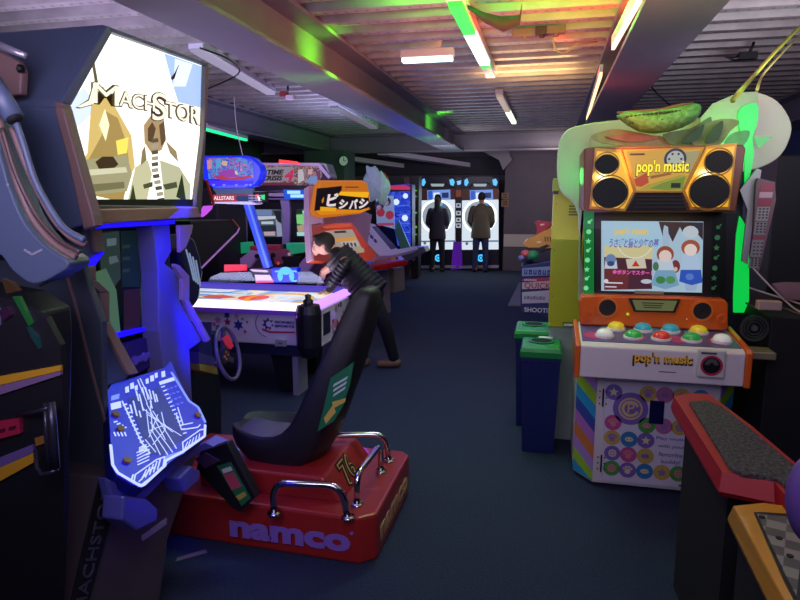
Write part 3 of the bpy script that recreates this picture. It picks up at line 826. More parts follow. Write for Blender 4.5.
# recycling bins
def bin_(x0, x1, y0, y1, h, lab, sticker):
    t = thing('recycling_bin', lab, 'bin', ((x0 + x1) / 2, (y0 + y1) / 2, 0), 'blue bins with green lids')
    cx, cy = (x0 + x1) / 2, (y0 + y1) / 2; w, d = (x1 - x0) / 2, (y1 - y0) / 2
    def sec(k, z): return [(cx + a * w * k, cy + c * d * k, z) for a, c in ((-1, -1), (1, -1), (1, 1), (-1, 1))]
    b = B().m(mat('162058', .4, name='blue_bin_plastic')); b.loft([sec(.80, 0), sec(.82, .03), sec(.97, h - .06), sec(1.0, h - .06), sec(1.0, h - .01)]); BODY = b.done('body', t, bevel=.012)
    b = B().m(mat('10185a', .4))
    b.bm.free()
    for k in range(5): B().m(mat('10185a', .4)).box(cx - w * .8 + k * w * .36, cx - w * .8 + k * w * .36 + .012, y0 + .0, y0 + .02, h - .10, h - .05).done('rib', BODY)
    G = mat('14823c', .35, name='green_bin_lid'); b = B().m(G)
    b.loft([sec(1.06, h - .03), sec(1.06, h + .01), sec(.98, h + .035), sec(.55, h + .045)], cap=True); LID = b.done('lid', t, bevel=.008)
    b = B().m(blackm).disc(cx, cy, .065, h + .040, h + .048, ry=.085); b.m(G).ring(cx, cy, .065, .082, h + .038, h + .052); b.done('lid_hole', LID)
    if sticker:
        B().m(mat('d0d8d0', .6)).box(cx - .02, cx + .07, cy + .10, cy + .15, h + .044, h + .0465).done('sticker', LID)
bin_(-.135, .110, 3.87, 4.18, .665, 'blue recycling bin with green lid, nearer of the two, beside the music machine', True)
bin_(-.195, .05, 4.33, 4.66, .68, 'blue recycling bin with green lid, half hidden behind the nearer bin', False)
# shooting game with printed sign
SG = front(6.5); cg = crop(500, 215, 4.615)
t = thing('shooting_game_machine', 'low ball shooting game with blue and white printed boards behind the locker', 'arcade machine', (-.02, 6.85, 0))
q = pts(SG, cg([(96, 235), (240, 210), (245, 475), (95, 450)]))
B(SG).m(mat('24306c', .5)).prism(q, -.7, 0).done('body', t, bevel=.01)
def board(y0, y1, bg, fg, txt, sz):
    b = B(SG).m(mat(bg, .5)); q = pts(SG, cg([(102, y0 + 6), (300, y0 - 8), (300, y1 - 6), (102, y1)])); b.prism(q, 0, .008)
    u, v = pt(SG, 500 + 112 / 4.615, 215 + ((y0 + y1) / 2 + 1) / 4.615); b.m(mat(fg, .5))
    if txt: b.text(txt, sz, u, v, .009, .001, 'LEFT', fat=.001)
    else:
        for k in range(7): b.box(u + k * sz * .62, u + k * sz * .62 + sz * .42, v - sz * .33, v + sz * .33, .008, .010)
        b.m(mat(bg, .5)); [b.box(u + k * sz * .62 + sz * .14, u + k * sz * .62 + sz * .28, v - sz * .15, v + sz * (.05 if k % 2 else .33), .010, .011) for k in range(7)]
    b.done('printed_board', t)
board(240, 282, '8a98cc', '283870', '', .075)
board(290, 305, 'b03050', 'e8d8e0', '', .03)
board(306, 342, 'c8b0bc', 'a03040', 'QUICK', .085)
board(350, 408, 'b8b0c8', '5a5070', '', .05)
board(420, 452, '2c2c60', 'd0d0e0', 'SHOOTING GALLERY', .065)
SG2 = front(6.7)
b = B(SG2).m(mat('c89020', .35, emit='c89020', s=.05))
q = pts(SG2, cg([(105, 135), (120, 118), (200, 75), (245, 55), (330, 50), (330, 160), (240, 152), (180, 160), (140, 155)])); b.prism(q, -.3, 0)
b.m(black); q = pts(SG2, cg([(115, 150), (180, 150), (215, 135), (230, 142), (190, 165), (130, 165)])); b.prism(q, 0, .01)
b.m(mat('5a3c10', .5)); [b.prism(pts(SG2, cg([(205 + k * 12, 100), (210 + k * 12, 100), (212 + k * 12, 122), (207 + k * 12, 122)])), 0, .005) for k in range(3)]
b.m(mat('f0e0a0', .3)); b.prism(pts(SG2, cg([(170, 122), (190, 120), (190, 128), (170, 130)])), 0, .006)
b.done('canopy', t, label='yellow curved top piece', bevel=.01)
q = pts(SG2, cg([(158, 35), (172, 28), (225, 32), (245, 40), (215, 62), (205, 92), (168, 92), (170, 55)]))
b = B(SG2).m(mat('b01c24', .35)); b.prism(q, -.25, -.05); b.m(mat('f0c8a0', .3)).prism(pts(SG2, cg([(185, 42), (205, 40), (205, 48), (186, 50)])), -.05, -.045); b.done('hood', t, label='red hood at the back', bevel=.01)
for (x, y, c, r) in ((118, 180, 'd06060', .05), (152, 190, '209050', .07), (100, 200, '8090c0', .04), (135, 205, '182040', .06)):
    u, v = pt(SG, 500 + x / 4.615, 215 + y / 4.615); B(SG).m(mat(c, .4)).ball((u, v, -.06), (r, r * .8, r)).done('ball', t)
B(SG).m(mat('14142a', .5)).prism(pts(SG, cg([(98, 220), (98, 205), (160, 190), (240, 160), (300, 160), (300, 215)])), -.6, -.02).done('tray', t)
p = onz(517, 300, .05); b = B().m(mat('8a868a', .4)); b.loft([[(p.x - .12, p.y - .3, 0), (p.x + .3, p.y - .3, 0), (p.x + .3, p.y - .3, .05), (p.x - .12, p.y - .3, .02)], [(p.x - .06, p.y + .5, 0), (p.x + .3, p.y + .5, 0), (p.x + .3, p.y + .5, .28), (p.x - .0, p.y + .5, .26)]])
tag(b.done('kick_plate'), 'low white sloping foot of a machine on the carpet beside the shooting game', 'machine foot')

# ------------------------------------------------------------------ dark corner to the right of the music machine
t = thing('black_cabinet', 'large black machine back with a round fan grille right of the music machine', 'cabinet', (1.75, 3.9, 0))
B().m(mat('08070a', .7)).box(1.12, 2.6, 3.45, 4.3, 0, 1.03).done('body', t, bevel=.01)
BF = front(3.45); u, v = pt(BF, 754, 328)
b = B(BF).m(mat('2a2a30', .5)).ring(u, v, .055, .068, 0, .012); [b.ring(u, v, k, k + .006, .0, .01, 24) for k in (.012, .03, .044)]; b.m(mat('4a4a50', .5)).disc(u, v, .012, 0, .014); b.done('fan_grille', t)
u, v = pt(BF, 767, 304); B(BF).m(mat('a89088', .5)).box(u - .055, u + .055, v - .025, v + .022, 0, .05).done('power_box', t, bevel=.006)
u, v = pt(BF, 757, 350); tt = B().m(mat('b0a888', .35, .6)).box(u - .07, u + .05, 3.32, 3.45, v - .02, v + .018).done('lever', t, bevel=.006)
b = B().m(mat('4a3838', .6)); b.box(2.55, 2.9, 3.3, 3.4, 0, 1.0); 
RB = FR((0, 3.75, 0), (1, 0, 0), (0, 0, 1)); ck = crop(730, 200, 6)
t = thing('leaning_board', 'tall red and white printed board leaning behind the green lit panel', 'sign', (1.45, 3.75, 1.05))
b = B(RB).m(mat('7a5a60', .6)).prism(pts(RB, [(756, 185), (758, 178), (775, 182), (776, 200), (759, 272), (752, 265)]), -.03, 0); b.done('backing', t)
b = B(RB)
rows = [(184, 'a04858'), (192, 'c8a0a8'), (199, '9a3c4c'), (207, '9c9894'), (222, '8c8c88'), (236, '9a4a54'), (240, '8f908c'), (258, '8a8a86')]
for i, (y, c) in enumerate(rows):
    y1 = rows[i + 1][0] - 1.2 if i + 1 < len(rows) else 268
    def xx(y, s): return (761 if s == 0 else 774.5) - (y - 184) * (.155 if s == 0 else .19)
    q = pts(RB, [(xx(y, 0), y), (xx(y, 1), y), (xx(y1, 1), y1), (xx(y1, 0), y1)]); b.m(mat(c, .6)).prism(q, 0, .003)
    if y1 - y > 8:
        for k in range(4):
            for j in range(3):
                uu = q[3][0] + .012 + j * .018; vv = q[3][1] + .012 + k * (q[0][1] - q[3][1]) / 4.6
                b.m(mat('3c3c3c', .6)).box(uu, uu + .010, vv, vv + .008, .003, .005)
b.done('printed_panel', t)
B(RB).m(mat('b8b4b4', .5)).prism(pts(RB, [(742, 190), (760, 168), (764, 170), (756, 215), (750, 265), (744, 262), (750, 210)]), -.06, -.04).done('white_strip', t)
tag(B().m(mat('3a6ca8', .5, emit='3060a8', s=.35)).box(2.10, 2.13, 4.6, 4.63, 0, 2.15).done('blue_edge_light'), 'thin upright blue lit edge on the dark right side behind the cloud panel', 'light')
# machine the blue edge belongs to: dark back panel
tag(B().m(mat('0a0a12', .6)).box(1.45, 2.09, 4.6, 5.3, 0, 1.9).done('dark_cabinet', bevel=.01), 'dark cabinet standing behind the leaning red and white board', 'cabinet')
tag(B().m(mat('2c3c78', .5)).box(2.14, 2.9, 4.75, 5.3, 0, 2.2).done('blue_cabinet', bevel=.01), 'dull blue panelled cabinet at the right edge behind the black jacket', 'cabinet')
# black jacket shape over a chair
t = thing('draped_chair', 'high backed black padded chair at the right edge of the picture', 'chair', (2.15, 3.2, 0))
def secr(cx, cy, rx, ry, z, n=16): return [(cx + rx * math.cos(2 * math.pi * k / n), cy + ry * math.sin(2 * math.pi * k / n), z) for k in range(n)]
b = B().m(mat('10101a', .75, bump=.3, vs=12)).smooth()
b.loft([secr(2.0, 3.05, .36, .17, .92), secr(2.0, 3.05, .40, .19, 1.05), secr(2.0, 3.05, .36, .18, 1.25), secr(2.01, 3.06, .30, .15, 1.38), secr(2.04, 3.07, .20, .11, 1.46), secr(2.07, 3.08, .10, .07, 1.50)])
b.done('backrest', t)
b = B().m(black); b.box(1.72, 2.4, 2.85, 3.3, .45, .55); b.box(1.95, 2.1, 3.0, 3.1, .55, .95); b.done('seat', t, bevel=.03)
b = B().m(black); b.cyl((2.05, 3.07, .05), (2.05, 3.07, .46), .03)
for k in range(5): a = k * 1.256; b.tube([(2.05, 3.07, .07), (2.05 + .28 * math.cos(a), 3.07 + .28 * math.sin(a), .04)], [.025, .018], 8)
b.done('pedestal', t)
b = B().m(mat('8a6c78', .5)); q = [onz(772, 285, 1.06), onz(800, 282, 1.06), onz(812, 300, 1.06), onz(785, 300, 1.06)]
b.add([tuple(p) for p in q] + [tuple(p + Vector((0, 0, .012))) for p in q], [(0, 1, 2, 3), (4, 5, 6, 7), (0, 1, 5, 4), (1, 2, 6, 5), (2, 3, 7, 6), (3, 0, 4, 7)])
tag(b.done('folded_plastic'), 'pinkish folded plastic sheet lying on the black cabinet at the right edge', 'sheet')
wm = mat('c8b0ac', .5)
cable('cable', 'pale cable stretched down from the green panel, upper of the crossing pair', [onz(748, 262, 1.15), onz(766, 282, 1.10), onz(790, 305, 1.045), onz(800, 312, 1.04)], .006, wm, 'cable', 'pale cables over the black cabinet')
cable('cable', 'pale cable running nearly level, lower of the crossing pair', [onz(747, 287, 1.10), onz(765, 293, 1.07), onz(785, 299, 1.055), onz(803, 305, 1.05)], .006, wm, 'cable', 'pale cables over the black cabinet')
cable('cable', 'thin dark pink cable drooping under the power box', [onz(746, 303, 1.05), onz(760, 309, 1.04), onz(782, 308, 1.04), onz(803, 316, 1.04)], .005, mat('704850', .5), 'cable', 'pale cables over the black cabinet')

# ------------------------------------------------------------------ red and yellow platforms close by
def slab(root, name, P, z1, z0, mt, inset=0, bevel=.01, label=None, drop=None):
    q = [onz(x, y, z1) for x, y in P]
    return B().m(mt).prism([(p.x, p.y) for p in q], z0, z1).done(name, root, label, bevel)
R_ = mat('a81a20', .5, name='glossy_red_plastic'); Y_ = mat('d09018', .25, coat=.6, name='glossy_amber_plastic')
zr = .80
out = [onz(x, y, zr) for x, y in ((674, 396), (690, 393), (709, 394), (752, 426), (830, 492), (830, 535), (790, 500), (774, 482), (722, 472))]
t = thing('red_machine_top', 'red game machine top with a dark gritty mat, nearer right, before the music machine', 'arcade machine', (out[5].x, out[5].y, 0))
top = [(p.x, p.y) for p in out]
# shell : flat rim, outward sloping skirt
cx = sum(p[0] for p in top) / len(top); cy = sum(p[1] for p in top) / len(top)
lo = [(p.x, p.y, z_) for p, z_ in zip(out, [zr] * 9)]
def grow(P, d): 
    r = []
    for p in P:
        v = Vector((p[0] - cx, p[1] - cy)); L = v.length; r.append((cx + v.x * (1 + d / L), cy + v.y * (1 + d / L)))
    return r
inn = grow(top, -.035)
b = B().m(R_); b.loft([[(x, y, zr) for x, y in inn], [(x, y, zr + .0) for x, y in top], [(x, y, zr - .055) for x, y in grow(top, .022)], [(x, y, zr - .075) for x, y in grow(top, .005)]], cap=True); b.done('rim', t, bevel=.008)
q = [onz(x, y, zr + .012) for x, y in ((689, 401), (706, 400), (722, 406), (750, 428), (800, 470), (830, 493), (830, 520), (792, 492), (778, 478), (742, 473), (730, 467))]
B().m(mat('605a58', .95, var=.95, vs=90, bump=.8, name='gritty_grey_mat')).prism([(p.x, p.y) for p in q], zr - .002, zr + .012).done('mat', t, bevel=.003)
B().m(blackm).prism(grow(top, -.12), 0, zr - .07).done('cabinet', t)
zy = .76
P = [(726, 505), (733, 501), (764, 500), (830, 512), (900, 640), (830, 700), (762, 612), (735, 545)]
P = [(733, 505), (764, 502), (840, 512), (905, 640), (850, 720), (789, 608)]
out = [onz(x, y, zy) for x, y in P]; top = [(p.x, p.y) for p in out]
cx = sum(p[0] for p in top) / len(top); cy = sum(p[1] for p in top) / len(top)
t = thing('yellow_machine_top', 'amber game machine top with a chequered panel in the bottom right corner', 'arcade machine', (cx, cy, 0))
b = B().m(Y_); b.loft([[(x, y, zy) for x, y in grow(top, -.03)], [(x, y, zy) for x, y in top], [(x, y, zy - .05) for x, y in grow(top, .022)], [(x, y, zy - .07) for x, y in grow(top, .01)]]); b.done('rim', t, bevel=.008)
q = [onz(x, y, zy + .006) for x, y in ((757, 514), (764, 515), (830, 520), (880, 620), (820, 640), (788, 580))]
chk = bpy.data.materials.new('chequered_print'); chk.use_nodes = True; nt = chk.node_tree
c = nt.nodes.new('ShaderNodeTexChecker'); c.inputs['Scale'].default_value = 22; c.inputs['Color1'].default_value = lin('8a8478'); c.inputs['Color2'].default_value = lin('57524e')
tc = nt.nodes.new('ShaderNodeTexCoord'); mp = nt.nodes.new('ShaderNodeMapping'); mp.inputs['Rotation'].default_value = (0, 0, .35); nt.links.new(tc.outputs['Object'], mp.inputs['Vector'])
nt.links.new(mp.outputs['Vector'], c.inputs['Vector']); nt.links.new(c.outputs['Color'], nt.nodes['Principled BSDF'].inputs['Base Color']); nt.nodes['Principled BSDF'].inputs['Roughness'].default_value = .4
b = B().m(black).prism([(p.x, p.y) for p in [onz(x, y, zy + .004) for x, y in ((754, 512), (764, 512), (833, 517), (886, 622), (820, 646), (785, 582))]], zy - .002, zy + .004); b.done('panel_edge', t)
b = B().m(chk).prism([(p.x, p.y) for p in q], zy + .002, zy + .007)
for x, y in ((762, 517), (790, 556), (779, 538)):
    p = onz(x, y, zy + .008); b.m(black).disc(p.x, p.y, .008, zy + .007, zy + .010, 12)
b.done('chequered_panel', t)
B().m(blackm).prism(grow(top, -.04), 0, zy - .06).done('cabinet', t)
p = EYE + ray(822, 500) * 1.02
t = thing('padded_post', 'rounded purple pad cut off by the right edge beside the chequered panel', 'pad', (p.x, p.y, 0))
B().m(mat('6a4c94', .4, name='purple_vinyl')).ball(p, (.052, .055, .085), 32, 20).done('pad', t)
B().m(black).cyl((p.x, p.y, 0), (p.x, p.y, p.z - .08), .02).done('post', t)
# ================================================================== flight game machine (left, in front)
MX = -1.6
MF = side(MX)
navy = mat('4c5870', .42, name='slate_painted_panel'); plum = mat('7a605c', .45, name='brown_plastic_trim'); tan = mat('96785e', .4, name='tan_plastic_edge')
lav = mat('66627a', .4, name='grey_lavender_plastic')
t = thing('flight_game_machine', 'huge slate flight game cabinet with a glaring aircraft poster, left foreground', 'arcade machine', (-2.0, 2.2, 0))
MS = t
q = pts(MF, [(105, 24), (206, 64), (199, 212), (94, 222), (57, 102)])
HEAD_ = B(MF).m(navy).prism(q, -.95, 0).done('head', t, bevel=.012)
# frame of the marquee
c5_ = crop(60, 20, 2.856)
inner = pts(MF, c5_([(138, 36), (408, 130), (402, 330), (378, 532), (85, 528), (20, 245)]), .012)
outer = pts(MF, [(103, 26), (206, 64), (202, 150), (198, 215), (92, 222), (57, 102)], .012)
b = B(MF)
for i in range(6):
    j = (i + 1) % 6
    b.m(navy if i in (0, 5) else (plum if i == 4 else mat('5a5450', .4)))
    b.prism([outer[i], outer[j], inner[j], inner[i]], 0, .03)
b.done('marquee_frame', HEAD_, bevel=.004)
q0 = pts(MF, [(88, 209), (194, 207), (198, 217), (96, 224)], .03)
B(MF).m(tan).prism(q0, 0, .05).done('lower_lip', HEAD_, bevel=.005)
b = B(MF)
def mk(seq, c, k, st=1.0):
    b.m(glow(c, st)).prism(pts(MF, c5_(seq), .01), .004 + .0015 * k, .0055 + .0015 * k)
b.m(glow('fffdf0', 1.7)).prism(inner, -.01, .005)
mk([(300, 95), (406, 132), (402, 250), (340, 235), (320, 170)], 'a8c8ff', 1, 1.1)
mk([(330, 110), (380, 126), (360, 190), (325, 190)], 'dfe8ff', 2, 1.2)
mk([(24, 245), (70, 190), (110, 250), (60, 300), (40, 310)], 'd8e6ff', 1, 1.2)
mk([(92, 120), (100, 120), (112, 190), (104, 196)], '6c6450', 2, .7)
mk([(95, 190), (125, 190), (160, 250), (205, 330), (215, 420), (175, 500), (85, 500), (55, 420), (80, 380)], 'e8c878', 2, .95)
mk([(90, 500), (70, 420), (120, 330), (130, 260), (165, 280), (190, 350), (200, 430), (180, 520)], 'c8a860', 3, .75)
mk([(112, 300), (128, 255), (140, 300), (130, 345)], 'f4ecc0', 4, 1.3)
mk([(160, 345), (195, 335), (190, 380), (165, 385)], 'f8e060', 4, 1.2)
mk([(60, 400), (190, 385), (205, 440), (190, 490), (75, 500)], 'c8c094', 4, .7)
mk([(100, 405), (120, 390), (150, 390), (165, 412), (150, 425), (110, 425)], '583c1c', 5, .5)
mk([(72, 428), (185, 420), (190, 435), (72, 445)], 'e8e4c0', 6, .9)
mk([(78, 470), (180, 462), (182, 480), (80, 492)], '9a9468', 6, .6)
mk([(60, 440), (72, 430), (76, 500), (66, 490)], '6c6840', 6, .5)
mk([(240, 300), (262, 270), (296, 275), (303, 340), (290, 372), (262, 380), (242, 350)], 'c8a878', 3, .8)
mk([(250, 310), (262, 292), (272, 310), (262, 350), (250, 345)], '7a5c3c', 5, .5)
mk([(282, 300), (296, 290), (300, 345), (288, 360)], '886848', 5, .5)
for k in range(11):
    y = 340 + k * 17; x = 268 + (0 if k < 5 else (k - 5) * 3.5)
    mk([(x - 9, y), (x + 9, y - 3), (x + 11, y + 8), (x - 7, y + 11)], 'c8c0a8' if k % 2 else '6a6050', 6, .7)
mk([(215, 420), (250, 400), (262, 440), (245, 530), (190, 530)], 'e0dcb0', 4, .85)
mk([(285, 400), (340, 420), (372, 470), (370, 530), (300, 530)], 'd8d8b0', 4, .8)
mk([(235, 470), (262, 462), (262, 476), (238, 482)], '6c7048', 6, .5); mk([(292, 470), (330, 462), (333, 478), (300, 485)], '6c7048', 6, .5)
mk([(232, 375), (240, 360), (245, 400), (228, 415)], 'a89468', 6, .7); mk([(300, 345), (330, 375), (335, 405), (312, 380)], 'b8a478', 6, .7)
mk([(330, 505), (346, 440), (358, 520)], '3c5028', 6, .4); mk([(196, 520), (206, 470), (216, 522)], '4c6034', 6, .4)
mk([(316, 170), (336, 130), (324, 168)], '28303c', 6, .4); mk([(314, 166), (330, 145), (338, 128), (320, 172)], '303848', 6, .3)
mk([(85, 512), (377, 512), (376, 532), (86, 530)], '1c2418', 7, .2)
POST = b.done('poster', HEAD_, label='glaring white backlit aircraft poster')
CL = (60, 20, 2.856)
b = B()
def word(t_, x0, yt0, yb0, x1, yt1, yb1, fat):
    """lettering whose top and bottom follow two slanting lines"""
    cu = bpy.data.curves.new('l', 'FONT'); cu.body = t_; cu.size = 1; cu.extrude = .001; cu.offset = fat; cu.resolution_u = 3
    o = bpy.data.objects.new('l', cu); me = bpy.data.meshes.new_from_object(o)
    xs = [v.co.x for v in me.vertices]; ys = [v.co.y for v in me.vertices]; a0, a1, c0, c1 = min(xs), max(xs), min(ys), max(ys)
    q = pts(MF, [(x0, yt0), (x0, yb0), (x1, yt1), (x1, yb1)], .02, CL)
    for v in me.vertices:
        p = (v.co.x - a0) / (a1 - a0); w_ = (v.co.y - c0) / (c1 - c0)
        L = Vector(q[1]).lerp(Vector(q[0]), w_); R_ = Vector(q[3]).lerp(Vector(q[2]), w_); k_ = L.lerp(R_, p)
        v.co = MF @ Vector((k_.x, k_.y, ZZ + v.co.z))
    n0 = len(b.bm.faces); b.bm.from_mesh(me); b.bm.faces.ensure_lookup_table()
    for i_ in range(n0, len(b.bm.faces)): b.bm.faces[i_].material_index = b.mi
    bpy.data.objects.remove(o); bpy.data.curves.remove(cu); bpy.data.meshes.remove(me)
for mt_, ft, ZZ, e in ((mat('3a2c18', .4, emit='604820', s=.2), .055, .020, 3), (glow('fff8e0', 1.15), .0, .024, 0)):
    b.m(mt_)
    word('M', 92 - e, 180 - e, 236 + e, 165 + e, 190 - e, 246 + e, ft)
    word('ACH', 168 - e, 203 - e, 245 + e, 268 + e, 220 - e, 262 + e, ft)
    word('S', 262 - e, 205 - e, 290 + e, 303 + e, 212 - e, 282 + e, ft)
    word('TOR', 300 - e, 232 - e, 275 + e, 396 + e, 252 - e, 300 + e, ft)
    b.prism([tuple((MF @ Vector((*p, 0))).yz) for p in pts(MF, [(46 - e, 248 + e), (80, 230 - e), (95, 178 - e), (108, 180), (92, 240 + e), (55, 250 + e)], .02, CL)], MX + ZZ, MX + ZZ + .002, 'x')
b.done('poster_lettering', HEAD_)
# recessed screen below
c3 = crop(80, 200, 3.333)
SM = side(MX - .13)
B(MF).m(mat('14121c', .5)).prism(pts(MF, [(92, 222), (197, 214), (200, 300), (198, 360), (205, 445), (170, 560), (160, 600), (150, 640), (55, 680), (70, 600), (106, 480), (108, 400), (98, 320), (84, 290), (82, 250)]), -1.0, -.15).done('body', t, bevel=.01)
scr = mat('0c1410', .12, name='dark_screen_glass')
b = B(SM).m(scr).prism(pts(SM, c3([(50, 110), (70, 105), (232, 92), (268, 150), (280, 360), (268, 395), (125, 470), (100, 430), (60, 330)])), 0, .01)
def sg(seq, c, k, st=.35): b.m(glow(c, st)).prism(pts(SM, c3(seq), .01), .010 + .001 * k, .011 + .001 * k)
sg([(62, 112), (130, 104), (135, 260), (108, 300), (70, 240)], '3c5450', 0)
sg([(50, 240), (85, 228), (120, 300), (135, 455), (125, 465), (62, 335)], '5c8468', 1, .5)
sg([(135, 104), (205, 100), (200, 290), (140, 290)], '16302c', 0)
sg([(145, 300), (200, 295), (200, 420), (145, 440)], '3c2024', 1)
sg([(215, 130), (255, 180), (245, 260), (222, 320), (205, 420), (200, 300)], '246048', 1, .5)
sg([(210, 96), (216, 96), (214, 200), (208, 240)], '68b088', 2, .5)
sg([(88, 130), (120, 126), (120, 150), (90, 155)], '8098a0', 1); sg([(95, 190), (120, 185), (128, 205), (98, 215)], '7a8c98', 1)
for k in range(3): sg([(140, 150 + k * 40), (165, 148 + k * 40), (165, 160 + k * 40), (140, 162 + k * 40)], '304c48', 2)
b.done('screen', t)
# stepped pillars
lp = [(20, 97), (60, 95), (72, 172), (40, 218), (40, 262), (85, 305), (88, 404), (180, 575), (160, 590), (150, 605), (90, 620), (60, 560), (45, 410), (10, 310), (0, 220), (5, 130)]
b = B(MF).m(navy).prism(pts(MF, c3(lp), .0), -.14, 0)
b.done('left_pillar', t, bevel=.006)
def edge(P, w, mt, name, c0=0.0, c1=.012):
    q = pts(MF, c3(P), .0); b = B(MF).m(mt)
    for a, c in zip(q[:-1], q[1:]): b.line(a, c, w, c0, c1)
    b.done(name, t)
b = B(MF).m(plum)
for P in ([(28, 97), (62, 96), (73, 172), (42, 176)], [(12, 222), (42, 218), (42, 265), (12, 268)], [(18, 272), (42, 265), (88, 306), (56, 308)], [(54, 310), (88, 306), (88, 406), (56, 412)]):
    B(MF).m(plum).prism(pts(MF, c3(P)), 0, .015).done('pillar_facing', t, bevel=.003)
b.m(tan).prism(pts(MF, c3([(58, 412), (86, 406), (182, 576), (150, 582)])), 0, .02)
b.done('pillar_facing', t, bevel=.003)
rp = [(266, 84), (320, 82), (326, 172), (303, 212), (352, 250), (352, 335), (425, 468), (418, 476), (385, 500), (392, 640), (400, 800), (330, 800), (300, 560), (285, 440), (282, 240)]
B(MF).m(lav).prism(pts(MF, c3(rp)), -.12, -.03).done('right_pillar', t, bevel=.006)
b = B(MF).m(tan)
for P in ([(318, 84), (365, 82), (360, 110), (340, 160), (322, 175)], [(303, 212), (320, 218), (352, 252), (352, 334), (330, 334), (328, 262), (303, 222)], [(334, 334), (352, 334), (425, 464), (410, 474)]):
    B(MF).m(tan).prism(pts(MF, c3(P)), 0, .02).done('pillar_facing', t, bevel=.003)
b.bm.free()
# underside light trough
BL = mat('1010a0', .4, emit='1808f0', s=1.4, name='blue_light_strip')
q = pts(MF, c3([(60, 82), (330, 68), (330, 80), (70, 96)]), 0)
B(MF).m(BL).prism(q, -.06, -.02).done('light_strip', t, label='blue light strip under the poster')
b = B(MF).m(BL); b.prism(pts(MF, c3([(14, 205), (66, 175), (73, 172), (42, 218), (12, 220)])), .001, .012); b.done('light_strip', t); b = B(MF).m(BL); b.prism(pts(MF, c3([(130, 462), (285, 428), (290, 440), (140, 480)])), -.12, -.10); b.done('light_strip', t)
# instrument panel under the screen
q = pts(MF, c3([(132, 485), (290, 440), (300, 520), (170, 590)]), -.1)
b = B(MF).m(mat('352a4c', .5)).prism(q, -.13, -.1); b.m(mat('7a6a8a', .4))
for k in range(6):
    u, v = pt(MF, 80 + (180 + k * 16) / 3.333, 200 + (535 - k * 6) / 3.333, -.1); b.disc(u, v, .014 if k % 2 else .02, -.1, -.09, 12)
b.done('instrument_panel', t)
# glowing control console
CP = FR((-1.28, 1.6, .68), (0, 1, 0), (-.40, 0, .30)); cc = crop(90, 350, 4)
CO = cc([(70, 165), (85, 140), (300, 72), (322, 45), (345, 100), (395, 205), (430, 225), (462, 290), (460, 350), (370, 410), (300, 465), (210, 550), (170, 540), (105, 500), (85, 460), (82, 380)])
q = pts(CP, CO)
B(CP).m(mat('101070', .35)).prism(q, -.05, 0).done('console', t, bevel=.006); CON = bpy.data.objects['console']
b = B(CP).m(glow('0606b8', 1.1)).prism([(a * .999, c_) for a, c_ in q], 0, .003)
LN = glow('a8b4ff', 1.5); LD = glow('3038e8', 1.2); DK = mat('060630', .4)
def ln(P, w=.004, mt=LN, cl=False):
    qq = pts(CP, cc(P), .003); b.m(mt)
    if cl: qq.append(qq[0])
    for a, c_ in zip(qq[:-1], qq[1:]): b.line(a, c_, w, .003, .006)
def pl(P, mt, z=.003): b.m(mt).prism(pts(CP, cc(P), z), z, z + .0015)
pl([(150, 195), (275, 150), (385, 345), (290, 420), (235, 415)], glow('0c0c90', .9))
pl([(82, 215), (122, 205), (125, 230), (85, 240)], LN); pl([(85, 185), (118, 175), (115, 195), (84, 203)], glow('6c80ff', 1.3)); pl([(275, 128), (335, 108), (338, 122), (280, 140)], LN)
pl([(300, 425), (370, 402), (378, 412), (302, 448)], glow('6c80ff', 1.2))
ln([(82, 380), (90, 460), (110, 492), (200, 545), (215, 540), (300, 462), (300, 445), (370, 408), (458, 345), (460, 300)], .009)
ln([(128, 205), (205, 370), (240, 415)], .004); ln([(172, 500), (165, 520), (195, 540)], .005); ln([(325, 90), (395, 205), (432, 230), (460, 290)], .010, glow('7080ff', 1.4))
for k in range(13):
    x, y = 132 + k * 7.5, 222 + k * 16.5; ln([(x, y), (x + 14, y - 5)], .005)
    x, y = 285 + k * 7.2, 150 + k * 15.5; ln([(x, y), (x + 13, y - 5)], .004)
for k in range(9): ln([(190 - k * 1, 460 - k * 12), (235 + k * .6, 440 - k * 14)] if k < 5 else [(196, 440 - k * 6), (225, 428 - k * 6)], .003)
for (x, y, s_) in ((140, 150, 1), (160, 135, 1), (178, 145, .8), (240, 105, 1), (258, 95, .8), (285, 88, 1), (222, 118, .8)):
    pl([(x, y), (x + 14 * s_, y - 5), (x + 16 * s_, y + 18 * s_), (x + 2, y + 22 * s_)], LN)
for k, (x, y, h) in enumerate(((160, 220, 34), (172, 205, 60), (184, 165, 40), (196, 178, 66), (208, 152, 30), (220, 150, 50), (236, 160, 38), (250, 165, 45), (262, 178, 30), (196, 245, 25), (240, 205, 30))):
    ln([(x, y), (x + h * .25, y + h)], .005)
for P in ([(225, 215), (300, 360)], [(210, 235), (330, 330)], [(240, 225), (250, 330), (310, 420)], [(225, 240), (235, 330), (280, 420)], [(270, 260), (235, 350)], [(285, 250), (300, 320), (250, 380)],
          [(230, 260), (365, 345)], [(240, 290), (330, 410)], [(250, 245), (345, 395)], [(235, 325), (300, 300)], [(220, 360), (262, 410)], [(190, 120), (228, 215)], [(200, 115), (245, 210)]):
    ln(P, .0028)
for P in ([(175, 530), (180, 500), (265, 440), (298, 428), (290, 475), (205, 540)], [(370, 370), (440, 320), (458, 318), (455, 345), (372, 400)]): ln(P, .004, LN, True)
for k in range(5): ln([(205 + k * 16, 520 - k * 10), (225 + k * 14, 480 - k * 11)], .004); ln([(378 + k * 14, 395 - k * 9), (390 + k * 12, 368 - k * 8)], .003)
ln([(195, 528), (240, 480), (262, 468)], .004)
